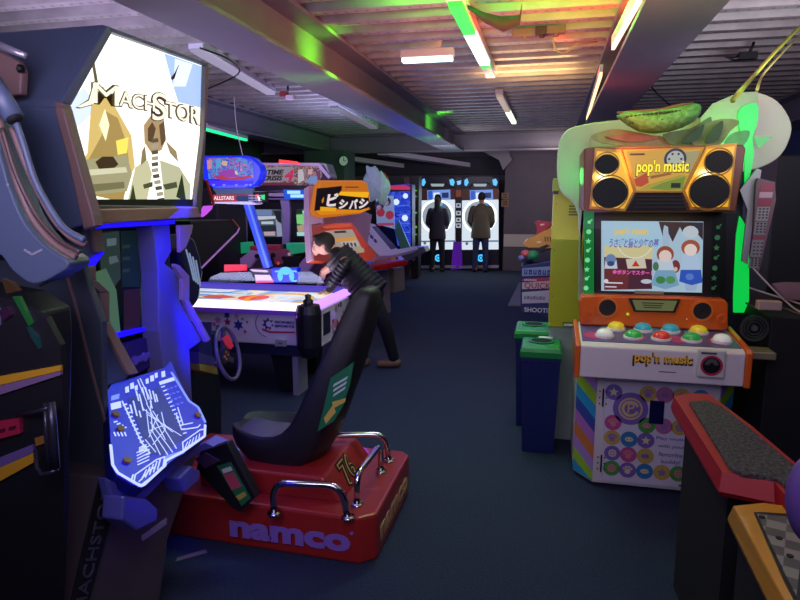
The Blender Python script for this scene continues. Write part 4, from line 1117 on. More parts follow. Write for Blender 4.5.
for k in range(4):
    for j in range(3): ln([(305 + j * 16 + k * 8, 160 + k * 22 - j * 6), (315 + j * 16 + k * 8, 157 + k * 22 - j * 6)], .007, glow('4858f0', 1.1))
    ln([(95 + k * 12, 290 + k * 8), (108 + k * 12, 286 + k * 8)], .004); ln([(95 + k * 14, 330), (102 + k * 14, 345)], .004)
ln([(350, 230), (372, 300), (410, 292)], .003); ln([(345, 260), (365, 320), (430, 310), (440, 300)], .004)
for x, y in ((145, 447), (118, 320), (428, 265), (100, 262)):
    u, v = pt(CP, 90 + x / 4, 350 + y / 4); b.m(mat('5c3a28', .4, emit='6a4010', s=.2)).disc(u, v, .014, .003, .012, 14)
b.done('lit_console_face', CON, label='console face glowing with blue and white line graphics')
# mouldings below the console
blu = mat('5050a0', .4, name='console_moulding')
G1 = side(-1.33)
b = B(G1).m(blu)
b.prism(pts(G1, [(112, 478), (130, 488), (168, 462), (203, 440), (206, 452), (170, 480), (150, 500), (118, 505)]), -.06, -.02)
b.prism(pts(G1, [(116, 495), (140, 498), (151, 508), (150, 520), (130, 530), (114, 519)]), -.05, .03)
b.prism(pts(G1, [(172, 478), (185, 465), (194, 470), (192, 480), (178, 492)]), -.05, .03)
b.done('console_bracket', CON, bevel=.008)
# lower body, tapering to the floor
G2 = side(-1.42)
b = B(G2).m(mat('4c4048', .45)).prism(pts(G2, [(112, 478), (202, 442), (168, 540), (166, 560), (160, 600), (144, 640), (40, 720), (72, 600)]), -.6, 0); b.done('lower_body', t, bevel=.01)
b = B(G2).m(mat('9888a8', .4)).prism(pts(G2, [(141, 536), (166, 518), (166, 524), (142, 541)]), 0, .004); b.done('label_strip', t)
# black text band on the near edge
qb = pts(G2, [(98, 480), (118, 488), (88, 600), (70, 600)])
b = B(G2).m(blackm).prism(qb, 0, .006); b.done('text_band', t)
pA = EYE + ray(84, 592) * ((-1.412 - EYE.x) / ray(84, 592).x); pB = EYE + ray(108, 492) * ((-1.412 - EYE.x) / ray(108, 492).x)
TM = FR((pA + pB) / 2, pB - pA, Vector((1, 0, 0)).cross(pB - pA))
b = B(TM).m(mat('4a4858', .5)); b.text('MACHSTORM', .072, 0, 0, 0, .002, fat=.0); b.done('lettering', t)
# side panel: edges in brown on the slate side
SD = front(1.84)
b = B(SD).m(mat('39404e', .5, name='dark_slate_side')).prism(pts(SD, [(-160, 255), (50, 262), (78, 250), (90, 290), (102, 322), (103, 400), (105, 470), (76, 600), (60, 690), (-200, 690)]), -.03, 0); b.done('side_panel', t, bevel=.006)
b = B(SD).m(plum)
qq = pts(SD, [(62, 258), (75, 300), (92, 370), (108, 430)]); [b.line(a, c_, .008, 0, .006) for a, c_ in zip(qq[:-1], qq[1:])]
b.done('side_trim', t)
b = B(SD).m(blackm); qq = pts(SD, [(40, 286), (80, 268), (86, 262)]); [b.line(a, c_, .006, 0, .003) for a, c_ in zip(qq[:-1], qq[1:])]; b.done('panel_joint', t)
# neck panel, upper bracket
SN = front(1.80)
B(SN).m(navy).prism(pts(SN, [(-40, 104), (20, 105), (58, 108), (75, 160), (92, 222), (66, 230), (-40, 240)]), -.03, 0).done('neck_panel', t, bevel=.008)
B(SN).m(plum).prism(pts(SN, [(57, 108), (66, 107), (96, 215), (98, 226), (86, 230), (72, 165)]), -.03, .015).done('neck_trim', t, bevel=.006)
B(SN).m(plum).prism(pts(SN, [(-60, 38), (0, 50), (24, 62), (29, 72), (28, 96), (-10, 100), (-60, 98)]), .0, .03).done('bracket_plate', t, bevel=.006)
u, v = pt(SN, 22, 69, .03); b = B(SN).m(black).disc(u, v, .014, .03, .04, 6); b.m(mat('8a8a90', .3, .8)).disc(u, v, .006, .04, .044, 10); b.done('bolt', t)
SH_ = front(1.50)
shell = rnd(pts(SH_, [(-90, 60), (-20, 95), (-2, 122), (6, 155), (16, 190), (30, 222), (50, 245), (74, 262), (60, 275), (38, 283), (18, 270), (0, 250), (-60, 220), (-120, 120)]), 4)
B(SH_).m(navy).prism(shell, -.07, .02).done('hood_shell', t, label='bulging slate hood with a small corner scratch', bevel=.02)
b = B(SH_).m(mat('8a8894', .4)); qq = pts(SH_, [(30, 249), (38, 254), (48, 249)]); [b.line(a, c_, .006, .02, .022) for a, c_ in zip(qq[:-1], qq[1:])]
u, v = pt(SH_, 14, 185); b.disc(u, v, .004, .02, .023, 8); b.done('hood_mark', t)
def arc3(P, c): return [SH_ @ Vector((u, v, c)) for u, v in smooth_open(pts(SH_, P, c))]
def smooth_open(P, n=6):
    Q = []; V = [Vector(p) for p in P]
    for i in range(len(V) - 1):
        p0 = V[max(i - 1, 0)]; p1 = V[i]; p2 = V[i + 1]; p3 = V[min(i + 2, len(V) - 1)]
        for k in range(n):
            u = k / n; q = .5 * ((2 * p1) + (p2 - p0) * u + (2 * p0 - 5 * p1 + 4 * p2 - p3) * u * u + (3 * p1 - p0 - 3 * p2 + p3) * u ** 3); Q.append((q.x, q.y))
    Q.append(tuple(V[-1])); return Q
B().m(plum).tube(arc3([(-2, 118), (9, 155), (20, 190), (34, 220), (54, 243), (76, 257)], .03), .010, 10).done('hood_rail', t, label='brown curved rail, outer')
B().m(mat('4a3a38', .4)).tube(arc3([(2, 128), (14, 168), (26, 196), (40, 220), (60, 241), (80, 252)], .045), .007, 8).done('hood_rail', t)
B().m(plum).tube(arc3([(12, 128), (26, 165), (40, 195), (56, 222), (72, 238), (86, 244)], .02), .009, 10).done('hood_rail', t)
B().m(navy).tube(arc3([(12, 112), (22, 140), (34, 178), (48, 205), (64, 228), (84, 240)], .055), .009, 10).done('hood_tube', t)
pa, pb = [SH_ @ Vector((*pt(SH_, *p, .07), .07)) for p in ((-14, 72), (14, 118))]
b = B().m(navy).cyl(pa, pb, .026, .026, 20); b.m(blackm).cyl(pb, pb + (pb - pa) * .05, .02, .02, 16); b.done('piston', t)
pa, pb = [SN @ Vector((*pt(SN, *p, .05), .05)) for p in ((-10, 42), (26, 56))]
B().m(mat('a8a4b0', .3, .5)).cyl(pa, pb, .014, .010, 12).done('pipe', t)
area('poster_spill', (MX + .06, 2.3, 1.9), (0, 2.2, 1.2), .6, .4, 1.2, 'fff4d8')
area('blue_trough', (MX + .10, 2.35, 1.53), (MX - .1, 2.6, 1.0), .12, .6, 5.5, '0c04ff', 120)
area('blue_trough_side', (MX + .12, 2.45, 1.0), (MX - .05, 2.75, 1.05), .1, .3, 2.5, '0c04ff', 130)
area('console_glow', (-1.36, 1.95, .86), (-.9, 1.95, 1.3), .2, .4, .7, '2020ff')
point('under_console', (-1.15, 1.85, .52), .35, '1010ff', .04)

# ------------------------------------------------------------------ near cockpit cabinet, far left
NF = front(1.38); c4_ = crop(0, 340, 3.75)
t = thing('cockpit_cabinet', 'black seated-game cabinet with two amber stripes at the far left edge', 'arcade machine', (-1.6, 1.6, 0))
B(NF).m(mat('0b0a12', .55)).prism(pts(NF, [(-60, 290), (-10, 300), (18, 318), (20, 345), (20, 400), (18, 500), (10, 620), (0, 760), (-80, 760)]), -.2, -.02).done('body', t, bevel=.01)
B(NF).m(mat('0b0a12', .55)).prism(pts(NF, [(-60, 290), (10, 300), (46, 318), (60, 345), (63, 400), (64, 500), (58, 620), (40, 760), (-80, 760)]), -.02, 0).done('front_panel', t)
b = B(NF)
for P, c in (([(-60, 150), (0, 135), (235, 92), (236, 112), (0, 168), (-60, 186)], 'b08420'), ([(-60, 186), (0, 170), (236, 114), (236, 128), (0, 205), (-60, 225)], '6c5478'), ([(-60, 495), (0, 478), (132, 420), (134, 455), (0, 530), (-60, 565)], 'a87c20'), ([(-60, 470), (0, 440), (130, 388), (132, 418), (0, 478), (-60, 500)], '58487c')):
    b.m(mat(c, .4)).prism(pts(NF, c4_(P)), 0, .008)
b.done('stripe', t)
b = B(NF).m(mat('8c1838', .5)); b.prism(pts(NF, c4_([(-60, 320), (0, 302), (85, 290), (88, 345), (0, 368), (-60, 380)])), 0, .012)
b.m(mat('3a0c1c', .5)); b.prism(pts(NF, c4_([(-20, 340), (20, 330), (20, 342), (-20, 352)]), .012), .012, .014); b.prism(pts(NF, c4_([(35, 325), (60, 320), (60, 332), (35, 338)]), .012), .012, .014); b.done('red_plate', t)
b = B().m(mat('383848', .3, .6))
def nf(x, y, c): return NF @ Vector((*pt(NF, x, y, c), c))
b.tube([nf(45, 403, .03), nf(46, 430, .05), nf(49, 470, .05)], .006, 8); b.tube([nf(51, 402, .05), nf(53, 430, .06), nf(56, 468, .06)], .011, 8)
b.tube([nf(36, 450, .03), nf(37, 468, .06), nf(42, 475, .07), nf(50, 473, .07), nf(58, 469, .06)], .006, 8)
b.tube([nf(18, 414, .02), nf(36, 412, .03), nf(48, 408, .04)], .006, 8)
b.done('handle', t, label='bent dark metal handle')
b = B(NF).m(mat('7a5420', .5)); b.prism(pts(NF, c4_([(136, 365), (170, 355), (172, 385), (140, 395)])), 0, .006); b.done('amber_tab', t)
b = B(NF)
for P, c, s_ in (([(5, 278), (16, 282), (22, 290), (10, 293)], '8a5a20', 0.1125), ([(16, 296), (22, 296), (34, 322), (32, 325)], '20a050', 0.1575), ([(30, 326), (40, 336), (42, 348), (34, 336)], '1c6a7a', 0.135), ([(2, 310), (10, 306), (14, 314), (6, 320)], '5c1868', 0.135), ([(-4, 305), (1, 308), (1, 325), (-4, 322)], '8090c8', 0.18000000000000002)):
    b.m(glow(c, s_)).prism(pts(NF, P), 0, .012)
b.done('lamp', t, label='coloured LED reflections drawn as small glowing shapes on the dark body')  # glowing shapes stand in for coloured light reflected in the dark body

# ------------------------------------------------------------------ dark fins and wheel machine between flight game and hockey table
t = thing('driving_game_machine', 'dark driving game with a steering wheel, between the flight cabinet and the red seat base', 'arcade machine', (-2.2, 3.1, 0))
DG = side(-1.95)
B(side(-2.0)).m(mat('0e0e18', .5)).prism(pts(side(-2.0), [(196, 350), (216, 330), (222, 400), (222, 470), (190, 520), (170, 560), (150, 400)]), -.5, 0).done('body', t, bevel=.01)
c6 = crop(180, 180, 5)
Bk = side(-2.1)
b = B(Bk).m(mat('0a080e', .5)); b.prism(pts(Bk, c6([(52, 205), (260, 198), (295, 238), (280, 262), (105, 440), (60, 330)])), -.4, 0); b.done('side_wing', t, bevel=.004)
b = B(Bk).m(mat('c08ac8', .4, emit='a060c0', s=.35)); qq = pts(Bk, c6([(260, 198), (295, 238), (285, 262), (105, 440)])); [b.line(a, c_, .010, 0, .006) for a, c_ in zip(qq[1:-1], qq[2:])]
b.m(mat('a04838', .5)); b.line(qq[0], qq[1], .010, 0, .006); b.done('wing_edge', t)
b = B(Bk).m(glow('18b060', 1.0)); b.prism(pts(Bk, c6([(165, 140), (228, 138), (230, 190), (168, 192)])), -.3, -.28); b.m(mat('101018', .5)).prism(pts(Bk, c6([(140, 130), (238, 128), (240, 200), (140, 200)])), -.33, -.30); b.done('screen', t, label='small green screen')
b = B(Bk).m(mat('902018', .5, emit='c03020', s=.1)); qq = pts(Bk, c6([(128, 0), (165, 125)])); b.line(qq[0], qq[1], .014, 0, .012); b.m(glow('c050e0', 1.1)); b.prism(pts(Bk, c6([(112, 160), (130, 130), (165, 128), (160, 145), (130, 175), (115, 185)])), -.02, .0); b.done('visor_light', t, label='magenta lit corner')
c6b = crop(80, 200, 3.333)
DP = side(-1.9)
b = B(DP).m(mat('16162c', .45)); b.prism(pts(DP, c6b([(360, 110), (385, 130), (402, 185), (412, 240), (400, 330), (380, 360), (352, 330), (352, 250), (335, 215), (330, 170)])), -.12, 0); b.done('speaker_pod', t, bevel=.02)
b = B(DP).m(glow('8ca0c8', .7)); 
for k in range(4):
    qq = pts(DP, c6b([(352 + k * 11, 165 + k * 12), (366 + k * 9, 215 + k * 10), (378 + k * 7, 268 + k * 6)])); [b.line(a, c_, .007, 0, .006) for a, c_ in zip(qq[:-1], qq[1:])]
b.done('pod_stripes', t)
# steering wheel
c7 = crop(180, 300, 5)
WX = side(-1.75); u, v = pt(WX, 228, 353); rim = []
for k in range(28):
    a = 2 * math.pi * k / 28
    rim.append(WX @ Vector((u + .115 * math.cos(a) , v + .150 * math.sin(a), -.035 * math.sin(a))))
B().m(mat('5c5458', .5)).tube(rim, .012, 8, closed=True).done('steering_wheel', t)
b = B(WX).m(mat('4a4448', .45)); hub = (u - .02, v - .01)
for a in (200, 330, 90): b.line(hub, (u + .105 * math.cos(math.radians(a)), v + .140 * math.sin(math.radians(a))), .028, -.03, -.015)
b.m(mat('c03040', .4, emit='c02838', s=.3)); b.prism([(u - .03, v + .09), (u + .03, v + .10), (u + .085, v + .02), (u + .05, v + .01), (u - .01, v + .055)], -.022, -.008)
b.m(mat('302428', .5)).disc(hub[0], hub[1], .045, -.03, -.002, 20); b.m(mat('a06030', .4, emit='804020', s=.2)); [b.disc(hub[0] + .02 * math.cos(k), hub[1] + .02 * math.sin(k), .007, -.002, .003, 8) for k in (0, 1.6, 3.2, 4.7)]
b.done('wheel_centre', t)
b = B(side(-1.85)).m(mat('5a5464', .5)); S_ = side(-1.85); b.prism(pts(S_, c7([(92, 260), (170, 285), (185, 330), (95, 315)])), -.1, 0); b.m(mat('b8a828', .45)).prism(pts(S_, c7([(92, 318), (180, 330), (186, 372), (95, 352)])), -.1, .005); b.done('dash_band', t, label='grey band above a yellow band')
b = B(side(-1.9)).m(mat('20244c', .5)); S_ = side(-1.9); b.prism(pts(S_, c7([(130, 110), (158, 110), (160, 290), (95, 262), (95, 240)])), -.1, 0); b.done('column_cover', t)

# ------------------------------------------------------------------ red seat base
red = mat('9c2420', .38, coat=.25, name='red_fibreglass')
t = thing('racing_seat', 'black bucket seat on a wide red platform with chrome grab rails', 'seat', (-1.2, 2.8, 0))
b = B().m(red)
x0, x1, y0, y1 = -1.95, -.70, 2.44, 3.22
b.prism([(x0, y0 + .04), (x0, y1), (x1 - .05, y1), (x1, y1 - .05), (x1, y0 + .06), (x1 - .07, y0)], .0, .225); PLAT = b.done('platform', t, bevel=.014)
NFR = front(y0); 
b = B(NFR).m(mat('8a68c0', .4)); b.text('namco', .145, -1.105, .108, .001, .002, fat=.007, sx=1.52); b.m(mat('8a68c0', .4)).disc(-.80, .15, .008, 0, .003, 10); b.done('lettering', PLAT, label='large purple lettering on the front')
NSR = side(x1); b = B(NSR).m(mat('c8a070', .4)); b.text('namco', .145, 2.84, .105, .001, .002, fat=.005, sx=1.45); b.done('lettering', PLAT, label='large pale lettering on the right side')
# raised box with sloping back
XF = front(2.56)
qa = pts(XF, [(323, 478), (343, 508)]); zt = qa[0][1]
P = [(-1.62, .22), (-1.62, zt), (qa[0][0], zt), (qa[1][0], .22)]
b = B().m(red).prism([(p[0], p[1]) for p in P], 2.56, 3.08, 'y'); SBX = b.done('seat_box', t, bevel=.012)
# '76' on the slope
p0 = Vector((qa[0][0], 2.80, zt)); p1 = Vector((qa[1][0], 2.80, .22))
SL = FR((p0 + p1) / 2, (0, 1, 0), (p0 - p1)); 
b = B(SL).m(black).text('76', .155, -.02, 0, .002, .001, fat=.014, rot=.0, shear=.15); b.m(mat('c8a060', .4)).text('76', .155, -.02, 0, .0045, .001, fat=.006, shear=.15); b.m(black).text('76', .155, -.02, 0, .007, .001, fat=-.001, shear=.15); b.done('number', SBX)
chrome = mat('d0d0d4', .12, 1.0, name='chrome')
def rail(P, lab=None):
    Q = []
    P = [Vector(p) for p in P]
    Q.append(P[0])
    for i in range(1, len(P) - 1):
        a, c_, d = P[i - 1], P[i], P[i + 1]; r = min(.07, (a - c_).length * .5, (d - c_).length * .5)
        s0 = c_ + (a - c_).normalized() * r; s1 = c_ + (d - c_).normalized() * r
        for k in range(7):
            w = k / 6; Q.append(s0.lerp(c_, w).lerp(c_.lerp(s1, w), w))
    Q.append(P[-1])
    b = B().m(chrome).tube(Q, .016, 12)
    for p in (P[0], P[-1]): b.cyl((p.x, p.y, .222), (p.x, p.y, .235), .03)
    b.done('grab_rail', t, label=lab)
def on(x, y, z=.225): return onz(x, y, z)
a = on(274, 514); c_ = on(348, 518); h = .15
rail([a, a + Vector((0, 0, h)), c_ + Vector((-.03, 0, h)), c_], 'chrome rail at the front of the platform')
a = on(357, 505); c_ = on(381, 472)
rail([a, a + Vector((0, 0, h + .0)), c_ + Vector((-.0, 0, h)), c_], 'chrome rail at the right end')
a = on(318, 462); c_ = on(389, 461)
rail([a, a + Vector((0, 0, h)), c_ + Vector((-.02, 0, h)), c_], 'chrome rail at the back of the platform')
# bucket seat facing -X
SY = 2.84; FS = front(SY - .2)
hide = mat('15141a', .55, bump=.15, vs=40, name='black_seat_leather')
prof = pts(FS, [(226, 428), (250, 436), (285, 440), (302, 438)])
# side profile of the whole seat shell: (x, z, half width)
def P2(x, y, Y=SY - .17): return pt(front(Y), x, y)
sec_in = [(P2(222, 431), .09), (P2(232, 437), .16), (P2(252, 443), .20), (P2(275, 446), .21), (P2(294, 436), .21), (P2(307, 408), .20), (P2(322, 374), .19), (P2(336, 342), .16), (P2(344, 318), .12), (P2(350, 300), .10), (P2(356, 290), .08)]
sec_out = [(P2(222, 438), .09), (P2(232, 452), .16), (P2(250, 466), .20), (P2(275, 474), .21), (P2(306, 481), .21), (P2(327, 450), .20), (P2(340, 408), .19), (P2(356, 368), .16), (P2(366, 330), .12), (P2(371, 303), .10), (P2(368, 291), .08)]
secs = []
for (pi, w), (po, w2) in zip(sec_in, sec_out):
    s_ = []
    d = Vector((po[0] - pi[0], po[1] - pi[1]))
    for k in range(-6, 7):
        y = k / 6; lip = -.055 * max(0, abs(y) - .45) / .55 * min(1, w / .2)
        nn = d.normalized() if d.length > 1e-5 else Vector((1, 0))
        s_.append((pi[0] + nn.x * lip, SY + w * y, pi[1] + nn.y * lip))
    for k in range(6, -7, -1):
        y = k / 6; bow = -.5 * (y * y) * d.length * .55
        nn = d.normalized() if d.length > 1e-5 else Vector((1, 0))
        s_.append((po[0] + nn.x * bow, SY + w2 * y * .97, po[1] + nn.y * bow))
    secs.append(s_)
SHL = B().m(hide).smooth().loft(secs).done('seat_shell', t, sub=1)
# cushion inlay
secs = []
for (pi, w) in sec_in[1:4]:
    secs.append([(pi[0], SY + w * .72 * k / 5, pi[1] + .006 + .014 * (1 - (k / 5) ** 2)) for k in range(-5, 6)] + [(pi[0], SY + w * .72 * k / 5, pi[1] - .01) for k in range(5, -6, -1)])
B().m(mat('5a5060', .8, bump=.2, vs=60)).smooth().loft(secs).done('seat_cushion', SHL, label='worn grey cushion')
b = B().m(hide)
b.box(-1.45, -1.12, SY - .12, SY + .12, zt - .005, zt + .04); b.done('seat_mount', t, bevel=.01)
# green sticker on the back of the shell
cg8 = [(354, 364), (350, 392), (336, 420), (319, 429), (331, 385)]
pz = [Vector((*po, 0)) for po, w in sec_out]
A_ = Vector((sec_out[5][0][0], SY, sec_out[5][0][1])); C_ = Vector((sec_out[7][0][0], SY, sec_out[7][0][1]))
STK = FR(A_.lerp(C_, .5), (0, 1, 0), (C_ - A_))
FN = front(SY - .215)
q = pts(FN, [(331, 378), (354, 362), (350, 385), (343, 406), (334, 421), (318, 431), (324, 408)])
b = B(FN).m(mat('16663c', .5, emit='16663c', s=.05)).prism(q, -.008, .006)
b.m(mat('c8b048', .5))
for P in ([(324, 418), (333, 405), (336, 412), (326, 424)], [(332, 402), (346, 398), (345, 402), (334, 408)]): b.prism(pts(FN, P, .006), .006, .008)
b.m(mat('b8c8b8', .5)); [b.prism(pts(FN, [(334 + k * 0, 384 + k * 5), (348 - k, 376 + k * 5), (347 - k, 379 + k * 5), (333, 387 + k * 5)], .006), .006, .008) for k in range(3)]
b.done('sticker', SHL, label='green sticker with yellow script on the seat side')
# ------------------------------------------------------------------ leaflet holder leaning on the platform
LF_ = front(2.36)
t = thing('leaflet_holder', 'black slanted box with a green sticker leaning by the left of the red platform', 'holder', (-1.45, 2.38, 0))
q = pts(LF_, [(201, 452), (226, 440), (256, 494), (247, 507), (228, 512)])
b = B(LF_).m(mat('141216', .5)).prism(pts(LF_, [(196, 470), (200, 452), (227, 443), (256, 497), (240, 512), (232, 508)]), -.05, 0); b.done('box', t, bevel=.004)
b = B(LF_).m(mat('1e6a40', .5)).prism(pts(LF_, [(217, 466), (231, 462), (251, 498), (242, 506)]), 0, .003)
b.m(mat('b04858', .5)).prism(pts(LF_, [(224, 474), (234, 472), (242, 486), (232, 490)]), .003, .005)
b.m(mat('c8c8b0', .5)).prism(pts(LF_, [(222, 469), (231, 466), (233, 470), (224, 473)]), .003, .005)
b.m(mat('b0a040', .5)).prism(pts(LF_, [(236, 496), (245, 491), (247, 495), (240, 500)]), .003, .005); b.done('sticker', t)
b = B(LF_).m(mat('8478a8', .6)); b.prism(pts(LF_, [(200, 444), (212, 438), (226, 444), (236, 453), (230, 458), (214, 450), (202, 450)], -.08), -.12, -.02); b.m(mat('4a3048', .6)).prism(pts(LF_, [(196, 458), (206, 452), (220, 460), (206, 468)], .0), -.03, .01)
tag(b.done('crumpled_leaflets'), 'crumpled pale purple leaflets spilling over the black slanted box', 'papers')
p = onz(188, 562, .0); b = B().m(mat('786878', .6)).add([(p.x - .05, p.y - .02, .004), (p.x + .05, p.y + .08, .004), (p.x + .03, p.y + .10, .004), (p.x - .06, p.y + .01, .004), (p.x - .05, p.y - .02, .008), (p.x + .05, p.y + .08, .008), (p.x + .03, p.y + .10, .008), (p.x - .06, p.y + .01, .008)], [(0, 1, 2, 3), (4, 5, 6, 7), (0, 1, 5, 4), (1, 2, 6, 5), (2, 3, 7, 6), (3, 0, 4, 7)])
tag(b.done('paper_scrap'), 'small pale paper strip on the floor below the flight game', 'paper')
# ================================================================== air hockey table
X1 = -1.78; Y0 = 4.55; Y1 = 5.55; X0 = -4.0; ZT = .80
t = thing('air_hockey_table', 'brightly lit air hockey table with white sides and purple glowing edges', 'game table', ((X0 + X1) / 2, (Y0 + Y1) / 2, 0))
HF = front(Y0); HS = side(X1)
whitep = mat('c4b8c8', .4, name='white_table_panel')
b = B().m(whitep).box(X0, X1 - .1, Y0, Y1, .45, .72); b.done('apron', t, bevel=.01)
b = B().m(whitep).prism([(Y0 + .12, .42), (Y1 - .1, .42), (Y1 - .1, .72), (Y0 + .12, .72)], X1 - .12, X1, 'x'); b.done('end_panel', t)
b = B().m(mat('1c2040', .5)).box(X0 + .1, X1 - .15, Y0 + .05, Y1 - .05, .35, .45); b.done('under_frame', t)
ice = art(['c4dcf0', 'f0f4ff', 'fff8e0', 'f0dcb0', 'd4e4f4', '8cb8e0'], 2.6, .88, 3.1)
b = B().m(ice).box(X0 + .08, X1 - .08, Y0 + .08, Y1 - .08, .72, .745)
b.m(glow('e8502c', 1.0)); b.disc(-2.55, 5.05, .14, .745, .747); b.disc(-2.05, 4.8, .05, .745, .747, 6)
b.m(glow('4a90d8', .8)); [b.prism([(-3.9 + k * .1, 4.70 + k * .17), (-2.75, 4.74 + k * .17), (-2.95, 4.78 + k * .17), (-3.9, 4.76 + k * .17)], .745, .747) for k in range(4)]; b.ring(-3.4, 5.05, .20, .27, .745, .747); b.disc(-3.7, 5.05, .09, .745, .748)
b.m(glow('f0b040', .9)); b.ring(-2.3, 5.05, .26, .31, .745, .747); b.m(glow('d8583c', .9)).prism([(-2.9, 4.9), (-2.7, 5.02), (-2.9, 5.14), (-3.05, 5.02)], .745, .747)
b.done('playing_surface', t)
rimg = glow('c890ff', 1.5); rimw = glow('f0dcff', 2.0)
B().m(rimw).box(X0, X1 - .06, Y0 - .01, Y0 + .07, .735, .79).done('lit_edge', t, bevel=.01)
B().m(rimg).box(X1 - .07, X1 + .01, Y0 + .1, Y1, .735, .79).done('lit_edge', t, bevel=.01)
B().m(glow('5a48e0', .7)).box(X0, X1, Y1 - .07, Y1, .745, .80).done('lit_edge', t, bevel=.01)
b = B().m(mat('6040a0', .4, emit='5020a0', s=.35)).box(X0, X1 - .08, Y0 - .012, Y0, .70, .735); b.done('violet_trim', t)
# corner post with knob
b = B().m(mat('15131c', .4)); cx, cy = X1 - .06, Y0 + .03
b.lathe((cx, cy, 0), [(.0, .34), (.06, .36), (.10, .45), (.105, .72), (.09, .785), (.0, .80)], 20).smooth(); b.lathe((cx, cy, .79), [(.04, 0), (.042, .03), (.022, .045), (.026, .075), (.0, .085)], 16); b.done('corner_post', t)
b = B().m(mat('100f16', .5))
for x in (-2.12, -3.6):
    for y in (Y0 + .22, Y1 - .2):
        B().m(mat('100f16', .5)).loft([[(x - .05, y - .05, 0), (x + .05, y - .05, 0), (x + .05, y + .05, 0), (x - .05, y + .05, 0)], [(x - .12, y - .08, .36), (x + .10, y - .08, .36), (x + .10, y + .08, .36), (x - .12, y + .08, .36)]]).done('leg', t)
b.bm.free()
b = B().m(mat('8a8a94', .5)).box(-2.02, -1.97, Y0 + .1, Y0 + .3, .0, .42); b.done('leg_brace', t)
# prints on the near side
c6 = crop(180, 240, 5)
b = B(HF)
b.m(mat('1c2460', .5))
for tx, yy in (('SONIC', 412), ('SPORTS', 432)):
    b.fit(tx, HF, 474, yy - 9, 572, yy + 8, .003, (180, 240, 5), fat=.007)
u, v = pt(HF, *c6([(440, 420)])[0]); P = [(u + .055 * (1 if j % 2 == 0 else .55) * math.sin(j * math.pi / 7), v + .055 * (1 if j % 2 == 0 else .55) * math.cos(j * math.pi / 7)) for j in range(14)]
b.prism(P, 0, .003); b.m(whitep).disc(u + .01, v, .025, .003, .004, 12)
b.m(mat('a02848', .5)); q = pts(HF, c6([(410, 440), (450, 455), (575, 458), (575, 466), (450, 465), (412, 452)])); b.prism(q, 0, .002)
b.m(mat('403060', .5)); b.ring(u, v, .105, .11, 0, .002, a0=90, a1=260)
for (x, y, r, c) in ((238, 410, .035, '802838'), (292, 425, .05, '1c2c70'), (235, 376, .035, '1c2c70'), (192, 437, .03, '1c2c70'), (190, 400, .035, 'b06878'), (283, 380, .03, 'b88088'), (325, 458, .02, 'a04858'), (312, 395, .015, 'a04858'), (170, 420, .025, 'a05868'), (336, 410, .012, '403060')):
    u, v = pt(HF, *c6([(x, y)])[0]); b.m(mat(c, .5)); n = 10 if c[0] != '1' else 12
    b.prism([(u + r * (1 if j % 2 == 0 else .5) * math.sin(j * 2 * math.pi / n), v + r * (1 if j % 2 == 0 else .5) * math.cos(j * 2 * math.pi / n)) for j in range(n)], 0, .002)
b.done('side_print', t)
b = B(HF).m(mat('8c8898', .5)); q = pts(HF, c6([(482, 495), (535, 500), (535, 530), (480, 528)])); b.prism(q, 0, .02); b.m(mat('585468', .5)).prism([(q[0][0] + .03, q[0][1] - .02), (q[1][0] - .03, q[1][1] - .02), (q[2][0] - .03, q[2][1] + .02), (q[3][0] + .03, q[3][1] + .02)], .02, .024); b.done('plate', t)
b = B(HS); b.m(mat('1c1c34', .5)).box(Y0 + .2, Y0 + .36, .50, .68, 0, .006)
rr = random.Random(4)
for k in range(26):
    y = Y0 + .42 + rr.random() * .5; z = .47 + rr.random() * .22; r = .012 + rr.random() * .03
    b.m(mat(rr.choice(['8c2848', '283878', 'b08090', '4a3060', 'a84030']), .5)); b.disc(y, z, r, 0, .002 + k * .0001, rr.choice([5, 8, 12]))
u, v = Y0 + .68, .50; b.m(mat('d0e0ec', .4)).disc(u, v, .07, .005, .007); b.m(mat('10607a', .4)).disc(u, v, .05, .007, .008); b.m(mat('0c0c14', .4)).disc(u + .01, v, .03, .008, .009)
b.done('end_print', t)
# overhead scoreboard arch standing on the table's far edge
AF = front(5.55); ca = crop(195, 145, 8.571); cb6 = crop(240, 195, 6.316)
b = B(AF); hood = mat('2030c0', .15, emit='1828e8', s=.5, trans=.2)
q = pts(AF, ca([(60, 90), (430, 88), (500, 110), (560, 170), (580, 230), (560, 300), (520, 350), (440, 372), (150, 372), (60, 290)]))
b.m(hood).prism(q, -.12, 0); b.done('hood', t, label='blue glowing clear hood', bevel=.02)
b = B(AF); b.m(art(['2838d8', '6060e0', '38a0e0', '8030b0', 'c890b8', '2030c0'], 14, .8, 1.3)); b.prism(pts(AF, ca([(100, 110), (400, 108), (500, 150), (505, 280), (400, 290), (120, 290)])), .0, .006)
def ap(seq, c, k, s_=.8): b.m(glow(c, s_)).prism(pts(AF, ca(seq)), .005 + .001 * k, .007 + .001 * k)
ap([(210, 230), (330, 200), (370, 250), (380, 275), (200, 278)], 'a030b0', 1); ap([(150, 275), (240, 262), (300, 285), (470, 262), (500, 275), (380, 300), (240, 300)], 'c02840', 2)
ap([(235, 135), (285, 140), (275, 180), (240, 175)], 'e0b888', 2); ap([(105, 130), (150, 130), (145, 200), (110, 210)], 'd890a0', 1); ap([(345, 220), (365, 225), (372, 258), (350, 250)], 'e8d0d0', 3); ap([(180, 120), (225, 120), (225, 170), (185, 220)], '50a8e0', 1)
ap([(125, 305), (500, 305), (480, 345), (130, 345)], '3018e0', 1, 1.2)
for x in (150, 240, 345, 430, 465): ap([(x, 335), (x + 28, 335), (x + 20, 352), (x + 4, 352)], '6070ff', 2, 1.4)
b.done('picture_panel', t)
